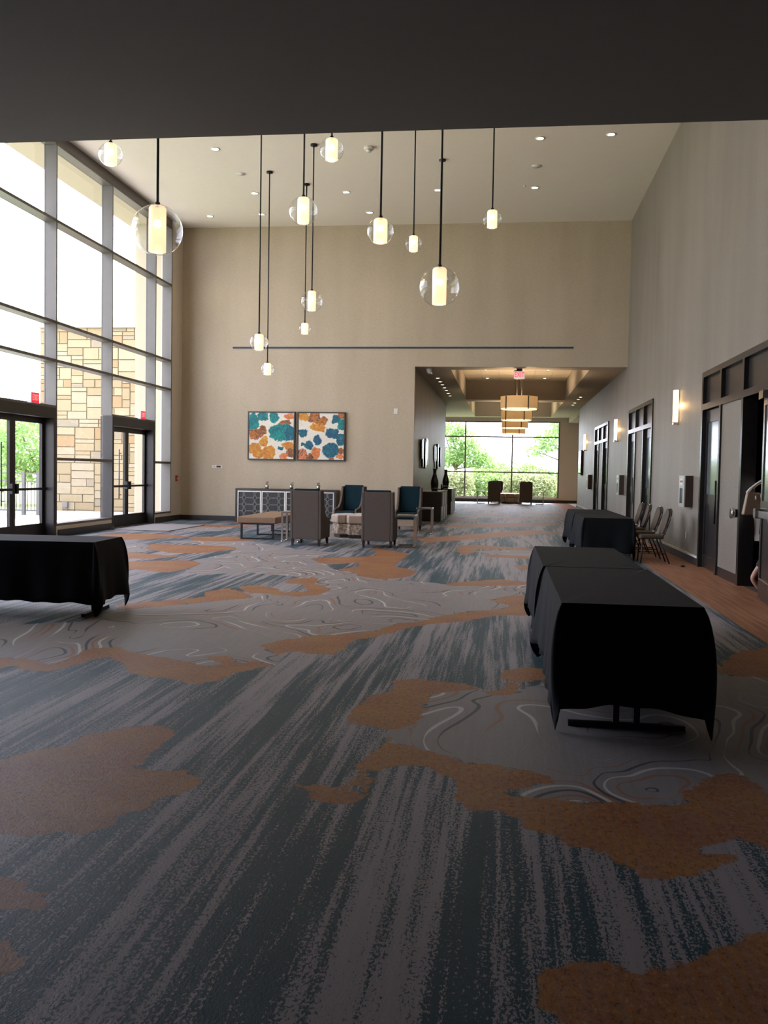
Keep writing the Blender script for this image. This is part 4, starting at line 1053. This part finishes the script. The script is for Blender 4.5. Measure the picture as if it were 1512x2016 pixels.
# ------------------------------------------------------------------ corridor consoles
M_PANEL = simple('brushed_silver_panel', (.55, .56, .56), .35, .6, var=.06)
M_PANELD = simple('gunmetal_panel', (.07, .085, .095), .35, .5)
def console(label, y0, y1):
    t = thing('console_cabinet', label, 'cabinet', (-2.20, (y0 + y1) / 2, 0), 0, 'dark console cabinets along the corridor wall')
    l = (y1 - y0) / 2
    bx('carcass', M_DARKWOOD, t, -.32, .29, -l, l, 0, .90)
    bx('top', simple('grey_stone_top', (.34, .34, .33), .25) if 'grey_stone_top' not in bpy.data.materials else bpy.data.materials['grey_stone_top'], t, -.33, .335, -l - .01, l + .01, .90, .925)
    nb = 5
    for j in range(nb):
        for r_ in range(2):
            a = -l + .02 + j * (2 * l - .04) / nb; c = a + (2 * l - .04) / nb - .012
            bx('front_panel', M_PANEL if (j + r_) % 2 == 0 else M_PANELD, t, .29, .32, a, c, .04 + r_ * .43, .04 + r_ * .43 + .42)
    return t
console('nearer dark console cabinet along the corridor wall', 28.3, 30.9)
console('farther dark console cabinet along the corridor wall', 33.4, 36.0)
M_VASE = simple('dark_glazed_vase', (.012, .014, .015), .25, var=.2)
for (y, z, lab) in ((29.0, .925, 'tall black bottle vase on the nearer console'), (34.5, .925, 'tall black bottle vase on the farther console')):
    t = thing('bottle_vase', lab, 'vase', (-2.17, y, z), 0, 'tall black bottle vases')
    MB().lathe([(.001, 0), (.09, 0), (.105, .05), (.125, .22), (.115, .33), (.075, .45), (.052, .55), (.055, .66), (.072, .70), (.06, .70), (.04, .66), (.001, .6)], 24).build('vase_body', M_VASE, t)
    MB().lathe([(.101, .06), (.112, .10), (.108, .06)], 24).build('glaze_band', M_PANELD, t)
t = thing('knot_sculpture', 'small dark looped ornament beside the vase on the nearer console', 'ornament', (-2.0, 29.75, .937))
MB().tube([(.0, .12 * math.cos(a), .10 + .085 * math.sin(a)) for a in [2 * PI * i / 20 for i in range(20)]], .022, 8, True).build('ring', M_VASE, t)
MB().tube([(.05 + .03 * math.sin(a), .12 + .11 * math.cos(a), .075 + .06 * math.sin(a)) for a in [2 * PI * i / 20 for i in range(20)]], .02, 8, True).build('ring', M_VASE, t)
def strips(label, y0, y1, z0, z1, seed):
    q = random.Random(seed)
    t = thing('wall_sculpture', label, 'wall sculpture', (HL, (y0 + y1) / 2, z0), 0, 'metal strip wall sculptures')
    n_ = 8; l = (y1 - y0) / 2
    bx('backing_rail', M_DARKMETAL, t, 0, .02, -l, l, (z1 - z0) * .72, (z1 - z0) * .78)
    for i in range(n_):
        y = -l + (i + .5) * 2 * l / n_
        top = (z1 - z0) * q.uniform(.86, 1.0); bot = (z1 - z0) * [.28, .02, .3, .0, .32, .05, .25, .1][i]
        d = q.uniform(.04, .11)
        mt = M_CHROME if i % 3 == 2 or i == 5 else M_VASE
        MB().prism([(y - l / n_ * .8, top), (y + l / n_ * .8, top - .02), (y + l / n_ * .75, (top + bot) / 2), (y + l / n_ * .5, bot), (y - l / n_ * .35, bot + .04), (y - l / n_ * .7, (top + bot) / 2)], 0, .02, d).build('strip', mt, t)
strips('nearer metal strip sculpture on the corridor wall', 27.9, 30.6, 1.62, 2.6, 3)
strips('farther metal strip sculpture on the corridor wall', 33.4, 36.0, 1.62, 2.58, 4)

# ------------------------------------------------------------------ right wall items
for (y, lab) in ((16.98, 'nearest silver-fronted extinguisher cabinet on the right wall'), (26.4, 'middle silver-fronted extinguisher cabinet on the right wall'), (36.0, 'farthest silver-fronted extinguisher cabinet on the right wall')):
    t = thing('extinguisher_cabinet', lab, 'wall cabinet', (XR, y, .97), 0, 'extinguisher cabinets on the right wall')
    bx('body', simple('brown_cabinet', (.045, .028, .022), .45) if 'brown_cabinet' not in bpy.data.materials else bpy.data.materials['brown_cabinet'], t, -.13, 0, -.25, .25, 0, .55)
    MB().box(-.15, -.13, -.25, .25, .33, .55).box(-.15, -.13, -.25, .25, 0, .06).box(-.15, -.13, -.25, -.1, .06, .33).box(-.15, -.13, .16, .25, .06, .33).build('door_frame', M_PANEL, t)
    bx('window_glass', M_PANELD, t, -.14, -.132, -.1, .16, .06, .33)
    bx('label_plate', M_WHITE, t, -.155, -.15, -.12, .14, .39, .50)
    bx('red_print', M_REDP, t, -.157, -.155, -.09, .11, .43, .465)
t = thing('framed_picture', 'framed glossy picture on the right wall near the corridor end', 'picture', (XR, 40.35, 1.5))
bx('frame', M_BLACKMETAL, t, -.10, 0, -.6, .6, 0, 1.05)
bx('picture_glass', simple('picture_gloss', (.25, .28, .22), .08, 0, .9), t, -.105, -.10, -.57, .57, .03, 1.02)
for (y, lab) in ((17.2, 'wall outlet low on the right wall by the nearest door'), (26.4, 'wall outlet low on the right wall behind the far table')):
    t = thing('wall_outlet', lab, 'outlet', (XR, y, .39), 0, 'outlets on the right wall')
    bx('plate', M_SOFF, t, -.008, 0, -.04, .04, 0, .12); bx('socket', M_WHITE, t, -.012, -.008, -.02, .02, .02, .1)
t = thing('door_holder', 'silver and black magnetic door holder on the panel by the open door', 'door holder', (XR - .0, 13.56, 1.0))
MB().cyl((-.012, 0, 0), (-.05, 0, 0), .06, 16).build('black_body', M_BLACKMETAL, t); MB().cyl((-.05, 0, 0), (-.10, 0, 0), .075, 20).build('silver_plate', M_CHROME, t)
t = thing('door_stop', 'small dark wedge on the carpet near the nearest door', 'door stop', (2.98, 15.9, 0))
MB().frustum((-.035, .035, -.05, .05), 0, (-.02, .02, -.02, .04), .03).build('wedge', M_BLACKMETAL, t)
# open leaf folded back against the wall
leaf = struct(bpy.data.objects.new('door_6', None)); COL.objects.link(leaf); leaf.location = (XR - .045, D1[0] + .02, 0); leaf.rotation_euler = (0, 0, R(-6))
b = MB(); st = .11; W_ = 1.2
b.box(-.045, 0, -st, 0, .012, 2.6).box(-.045, 0, -W_, -W_ + st, .012, 2.6).box(-.045, 0, -W_ + st, -st, 2.40, 2.6).box(-.045, 0, -W_ + st, -st, 1.06, 1.22).box(-.045, 0, -W_ + st, -st, .012, .26)
L2 = b.build('door_leaf', M_DOORWOOD, leaf)
bx('glass_panel', M_FROST, L2, -.032, -.014, -W_ + st, -st, 1.22, 2.40); bx('lower_panel', M_DOORWOOD, L2, -.034, -.012, -W_ + st, -st, .26, 1.06)
MB().box(-.12, -.045, -W_ + .05, -W_ + .2, 1.0, 1.12).box(-.10, -.065, -W_ + .1, .05, 1.02, 1.10).box(-.12, -.045, -.1, .06, 1.0, 1.12).build('panic_bar', M_CHROME, L2)
bx('door_closer', M_CHROME, L2, -.10, -.045, -.25, .06, 2.48, 2.58)
bx('kick_strip', M_CHROME, L2, -.048, -.045, -W_ + .02, -.02, .24, .255)
# ------------------------------------------------------------------ folding tables under black cloths
def folding_table(label, loc, rz, w, l, group):
    t = thing('folding_table', label, 'table', loc, rz, group)
    bx('tabletop', M_DARKWOOD, t, -w/2, w/2, -l/2, l/2, .715, .745)
    for s in (-1, 1):
        y = s * (l / 2 - .12)
        for x in (-.06, .06): bx('leg', M_BLACKMETAL, t, x - .018, x + .018, y - .018, y + .018, .03, .715)
        bx('foot_bar', M_BLACKMETAL, t, -w/2 + .05, w/2 - .05, y - .02, y + .02, 0, .03)
    bx('stretcher', M_BLACKMETAL, t, -.015, .015, -l/2 + .12, l/2 - .12, .66, .69)
    return t
def cloth(label, loc, rz, w, l, hem, seed, group, flat=0, long_corners=(0, 1, 2, 3)):
    q = random.Random(seed)
    h = .752
    NV = 14
    path = []          # (x, y, nx, ny, cornerness, s)
    cs = [(-w/2, -l/2), (w/2, -l/2), (w/2, l/2), (-w/2, l/2)]
    nr = [(0, -1), (1, 0), (0, 1), (-1, 0)]
    s_ = 0
    for k in range(4):
        a, b = Vector(cs[k]), Vector(cs[(k+1) % 4]); n_ = nr[k]
        ln = (b - a).length; m_ = max(12, int(ln / .045))
        for i in range(m_ + 1):
            p = a.lerp(b, i / m_); d = min(i, m_ - i) / m_ * ln
            cidx = k if i < m_ / 2 else (k + 1) % 4
            path.append((p.x, p.y, n_[0], n_[1], max(0, 1 - d / .30), s_ + i / m_ * ln, cidx, 0))
        s_ += ln
        n2 = nr[(k+1) % 4]
        for i in range(1, 12):
            a_ = i / 12 * PI / 2
            path.append((b.x, b.y, n_[0] * math.cos(a_) + n2[0] * math.sin(a_), n_[1] * math.cos(a_) + n2[1] * math.sin(a_), 1.0, s_ + i * .012, (k + 1) % 4, math.sin(2 * a_)))
        s_ += .14
    ph = [q.uniform(0, 6.28) for _ in range(5)]
    vs_, fs_ = [], []
    N = len(path)
    for (x, y, nx, ny, cw, s, ci, fan) in path:
        wav = .010 * math.sin(s * 11 + ph[0]) + .008 * math.sin(s * 19 + ph[1]) + .008 * math.sin(s * 5 + ph[2])
        hz = hem + .008 * math.sin(s * 7 + ph[3]) + .006 * math.sin(s * 23 + ph[4])
        hz = hz - .03 * cw ** 2 - (hem - .035) * (fan ** .7 if fan else 0)
        for j in range(NV + 1):
            tt = j / NV
            z = h - (h - hz) * tt
            rnd = .014 * (1 - math.exp(-tt * 14))
            fl = rnd + (.035 + .035 * cw) * tt + wav * tt ** 1.3 * (1 + .6 * cw)
            if fan: fl += .05 * fan * math.sin(PI * min(1, tt ** .8)) - .03 * fan * tt
            if j == 0: fl = 0
            ox, oy = nx * fl, ny * fl
            if flat and oy * flat > 0: oy = min(abs(oy), .008) * flat
            vs_.append((x + ox, y + oy, z if j else h))
    for i in range(N):
        k = (i + 1) % N
        for j in range(NV):
            a, b, c, d = i*(NV+1)+j, k*(NV+1)+j, k*(NV+1)+j+1, i*(NV+1)+j+1
            fs_.append((a, d, c, b))
    # top
    c0 = len(vs_); vs_.append((0, 0, h))
    for i in range(N): fs_.append((i*(NV+1), ((i+1) % N)*(NV+1), c0))
    mb = MB().add(vs_, fs_, True)
    o = mb.build('tablecloth', M_CLOTH)
    me = o.data
    md = o.modifiers.new('solid', 'SOLIDIFY'); md.thickness = .003; md.offset = 1
    me.polygons.foreach_set('use_smooth', [True] * len(me.polygons))
    try:
        me.set_sharp_from_angle(angle=R(50))
    except Exception: pass
    o.location = loc; o.rotation_euler = (0, 0, rz)
    tag(o, label, 'tablecloth', group)
    return o
GTB = 'black-draped folding tables'; GCL = 'black tablecloths'
TB = [((.75, 6.53, 0), 0, .80, 2.12, .165, 'near right table'), ((.73, 8.685, 0), 0, .80, 2.12, .17, 'b'), ((1.82, 17.55, 0), 0, .83, 1.98, .17, 'c'), ((1.81, 19.6, 0), 0, .83, 1.98, .17, 'd'), ((-5.03, 9.0, 0), R(-86), .80, 2.0, .16, 'e')]
TL = ['folding table under the black cloth nearest the camera at right', 'folding table just behind the nearest right-hand table', 'folding table under black cloth beside the row of chairs, nearer half', 'folding table under black cloth beside the row of chairs, farther half', 'folding table under black cloth at the left edge']
CLB = ['black tablecloth nearest the camera at right, reaching the floor at its corner', 'black tablecloth just behind the nearest right-hand one', 'black tablecloth by the row of chairs, nearer of the two', 'black tablecloth by the row of chairs, farther of the two', 'black tablecloth on the table cut by the left edge']
for i, (loc, rz, w_, l_, hem, _) in enumerate(TB):
    folding_table(TL[i], loc, rz, w_ - .02, l_ - .02, GTB)
    cloth(CLB[i], loc, rz, w_, l_, hem, 20 + i, GCL, flat=(1, -1, 1, -1, 0)[i])

# ------------------------------------------------------------------ banquet chairs
M_CHAIRF = simple('tan_chair_fabric', (.07, .052, .033), .85, var=.12, scale=60)
def banquet_chair(label, loc, rz, group):
    t = thing('banquet_chair', label, 'chair', loc, rz, group)
    # local: faces -x, back at +x
    MB().box(-.20, .20, -.21, .21, .42, .49).build('seat', M_CHAIRF, t, bevel=.03, seg=3)
    # rounded backrest: outline in (y, s) tilted
    out = []
    for k in range(17):
        a = PI * k / 16
        out.append((.215 * math.cos(a) * (1.0), .30 + .15 * math.sin(a)))
    prof = [(.17, 0), (.215, .12)] + out + [(-.215, .12), (-.17, 0)]
    vs_ = []; n_ = len(prof)
    def P(y, s, d): 
        return (.19 + s * .27 + d * .96, y, .51 + s * .95 - d * .27)
    bm_ = MB()
    vs_ = [P(y, s, -.045 * (1 - .55 * abs(y) / .215)) for y, s in prof] + [P(y, s, .012) for y, s in prof]
    bm_.add(vs_, [tuple(range(n_)), tuple(range(n_, 2*n_))[::-1]] + [(i, (i+1) % n_, n_ + (i+1) % n_, n_ + i) for i in range(n_)])
    bm_.build('backrest', M_CHAIRF, t, bevel=.01)
    fr = [P(y * 1.03, s * 1.015, .022) for y, s in prof]
    MB().tube(fr, .012, 8).build('back_frame', M_DARKMETAL, t)
    for y in (-.19, .19):
        MB().tube([(.20, y, .5), (.13, y, .42), (.22, y * 1.05, .2), (.30, y * 1.08, .0)], .0125, 8).build('leg', M_DARKMETAL, t)
        MB().tube([(-.15, y, .43), (-.165, y * 1.03, .2), (-.18, y * 1.05, 0)], .0125, 8).build('leg', M_DARKMETAL, t)
        MB().tube([(.24, y * 1.05, .17), (-.168, y * 1.03, .17)], .009, 6).build('side_stretcher', M_DARKMETAL, t)
    MB().tube([(-.162, -.195, .24), (-.162, .195, .24)], .009, 6).build('cross_stretcher', M_DARKMETAL, t)
    MB().lathe([(.001, -.01), (.02, 0), (.001, .014)], 8, (.315, 0, .945)).build('chrome_button', M_CHROME, t)
    return t
GB = 'tan banquet chairs behind the far black tables'
for i, (y, lab) in enumerate(((16.55, 'nearest tan banquet chair beside the black table'), (17.5, 'second nearest tan banquet chair beside the black table'), (18.75, 'third tan banquet chair from the camera beside the black table'), (19.75, 'farthest tan banquet chair beside the black table'))):
    banquet_chair(lab, (2.54, y, 0), R((0, 2, -2, 1)[i]), GB)

# ------------------------------------------------------------------ person passing through the doorway, with a handbag
def skinned(name, V, E_, Rr, mat, parent, sub=2, root=0):
    me = bpy.data.meshes.new(name); me.from_pydata(V, E_, [])
    o = bpy.data.objects.new(name, me); COL.objects.link(o)
    if parent: o.parent = parent
    md = o.modifiers.new('skin', 'SKIN'); md.use_smooth_shade = True
    if not me.skin_vertices: 
        bpy.context.view_layer.objects.active = o
    sv = me.skin_vertices[0].data if me.skin_vertices else None
    if sv:
        for i, r_ in enumerate(Rr): sv[i].radius = (r_, r_) if not isinstance(r_, tuple) else r_
        sv[root].use_root = True
    ms = o.modifiers.new('sub', 'SUBSURF'); ms.levels = sub; ms.render_levels = sub
    me.materials.append(mat)
    return o
M_SKIN = simple('skin', (.42, .22, .16), .5, var=.04)
M_WSHIRT = simple('white_cotton', (.62, .58, .52), .85, var=.03)
M_TROUS = simple('black_trousers', (.015, .014, .016), .9)
M_HAIR = simple('brown_hair', (.05, .03, .02), .55, var=.2, scale=40)
M_SHOE = simple('dark_flat_shoe', (.02, .015, .015), .5)
# local: walks toward +x
pr = thing('person', 'person in white top and dark trousers passing through the open door, mostly hidden by it', 'person', (3.50, 12.84, 0))
V = [(0,0,.95),(0,0,1.12),(.02,0,1.30),(.02,0,1.42),(.03,0,1.50),(.06,0,1.58),(.07,0,1.70),
     (.0,.10,.90),(.16,.10,.50),(.24,.10,.09),(.40,.10,.035),
     (0,-.10,.90),(-.02,-.10,.50),(-.215,-.09,.17),(-.13,-.09,.05),(-.06,-.09,.025),
     (.02,.17,1.40),(.06,.22,1.13),(.22,.20,.98),(.30,.19,.95),
     (.02,-.17,1.40),(-.05,-.22,1.16),(.10,-.20,1.00),(.17,-.19,.97)]
E_ = [(0,1),(1,2),(2,3),(3,4),(4,5),(5,6),(0,7),(7,8),(8,9),(9,10),(0,11),(11,12),(12,13),(13,14),(14,15),(3,16),(16,17),(17,18),(18,19),(3,20),(20,21),(21,22),(22,23)]
Rr = [.14,(.12,.14),(.13,.16),(.09,.13),.055,(.085,.07),(.085,.075), .085,.058,.042,.03, .085,.058,.042,.034,.028, .05,.042,.03,.026, .05,.042,.03,.026]
skinned('body', V, E_, Rr, M_SKIN, pr)
fi = 0
for hx, hy, hz, sy in ((.30,.19,.95,1),(.17,-.19,.97,-1)):
    for k in range(4):
        dy = (-.03 + .02 * k)
        L_ = (.07,.08,.075,.06)[k]
        skinned('finger', [(hx-.01,hy+dy,hz),(hx+.03+L_*.4,hy+dy,hz-.012),(hx+.03+L_*.8,hy+dy,hz-.04)], [(0,1),(1,2)], [.010,.009,.007], M_SKIN, pr, 1)
    skinned('thumb', [(hx-.03,hy-.03*sy,hz+.01),(hx+.01,hy-.055*sy,hz),(hx+.035,hy-.06*sy,hz-.015)], [(0,1),(1,2)], [.011,.010,.008], M_SKIN, pr, 1)
skinned('white_top', [(0,0,.86),(0,0,1.12),(.02,0,1.30),(.02,0,1.43),(.02,.18,1.40),(.06,.225,1.15),(.02,-.18,1.40),(-.05,-.225,1.17),(-.06,-.12,.84)], [(0,1),(1,2),(2,3),(3,4),(4,5),(3,6),(6,7),(0,8)], [(.15,.17),(.135,.155),(.145,.175),(.09,.13),.065,.055,.065,.055,.05], M_WSHIRT, pr)
skinned('trousers', [(0,0,.93),(.0,.10,.87),(.16,.10,.50),(.235,.10,.20),(0,-.10,.87),(-.02,-.10,.50),(-.15,-.095,.30)], [(0,1),(1,2),(2,3),(0,4),(4,5),(5,6)], [(.15,.17),.098,.072,.062,.098,.072,.06], M_TROUS, pr)
skinned('hair', [(.03,0,1.74),(.01,0,1.66),(-.03,0,1.55)], [(0,1),(1,2)], [(.10,.095),(.105,.10),(.07,.09)], M_HAIR, pr)
fb_ = MB()
for s in (-1, 1): fb_.lathe([(.001, -.012), (.012, 0), (.001, .012)], 8, (.148, .032 * s, 1.655))
fb_.build('eyes', M_WHITE, pr)
MB().frustum((.13, .185, -.018, .018), 1.60, (.14, .16, -.008, .008), 1.66).build('nose', M_SKIN, pr)
MB().box(.138, .155, -.025, .025, 1.565, 1.578).build('mouth', simple('lips', (.35, .12, .10), .5), pr)
for s in (-1, 1): MB().lathe([(.001, -.03), (.018, 0), (.001, .03)], 8, (.06, .082 * s, 1.64)).build('ear', M_SKIN, pr)
MB().prism([(-.145, .04), (-.02, .0), (.0, .0), (.0, .02), (-.11, .075)], 1, -.13, -.05).build('shoe', M_SHOE, pr)
MB().box(.14, .44, .055, .145, 0, .035).build('shoe', M_SHOE, pr)
bg_ = thing('handbag', 'beige leather handbag carried through the open doorway', 'handbag', (3.265, 12.80, 1.01))
M_BAG = simple('beige_leather', (.27, .195, .13), .5, var=.06)
MB().frustum((-.125, .125, -.06, .06), 0, (-.075, .09, -.045, .045), .30).build('bag_body', M_BAG, bg_, bevel=.02, seg=3)
MB().tube([(-.05, -.045, .29), (-.01, -.045, .36), (.06, -.04, .42), (.13, -.02, .45), (.19, .0, .42)], .008, 8).build('handle', simple('brown_strap', (.16, .09, .05), .5), bg_)
MB().tube([(-.06, .045, .29), (-.02, .045, .34), (.05, .04, .40), (.13, .03, .46), (.21, .02, .50)], .02, 8).build('pale_scarf', M_WSHIRT, bg_)
MB().cyl((.03, -.06, .2), (.03, -.05, .26), .012, 8).build('buckle', M_SILVER, bg_)
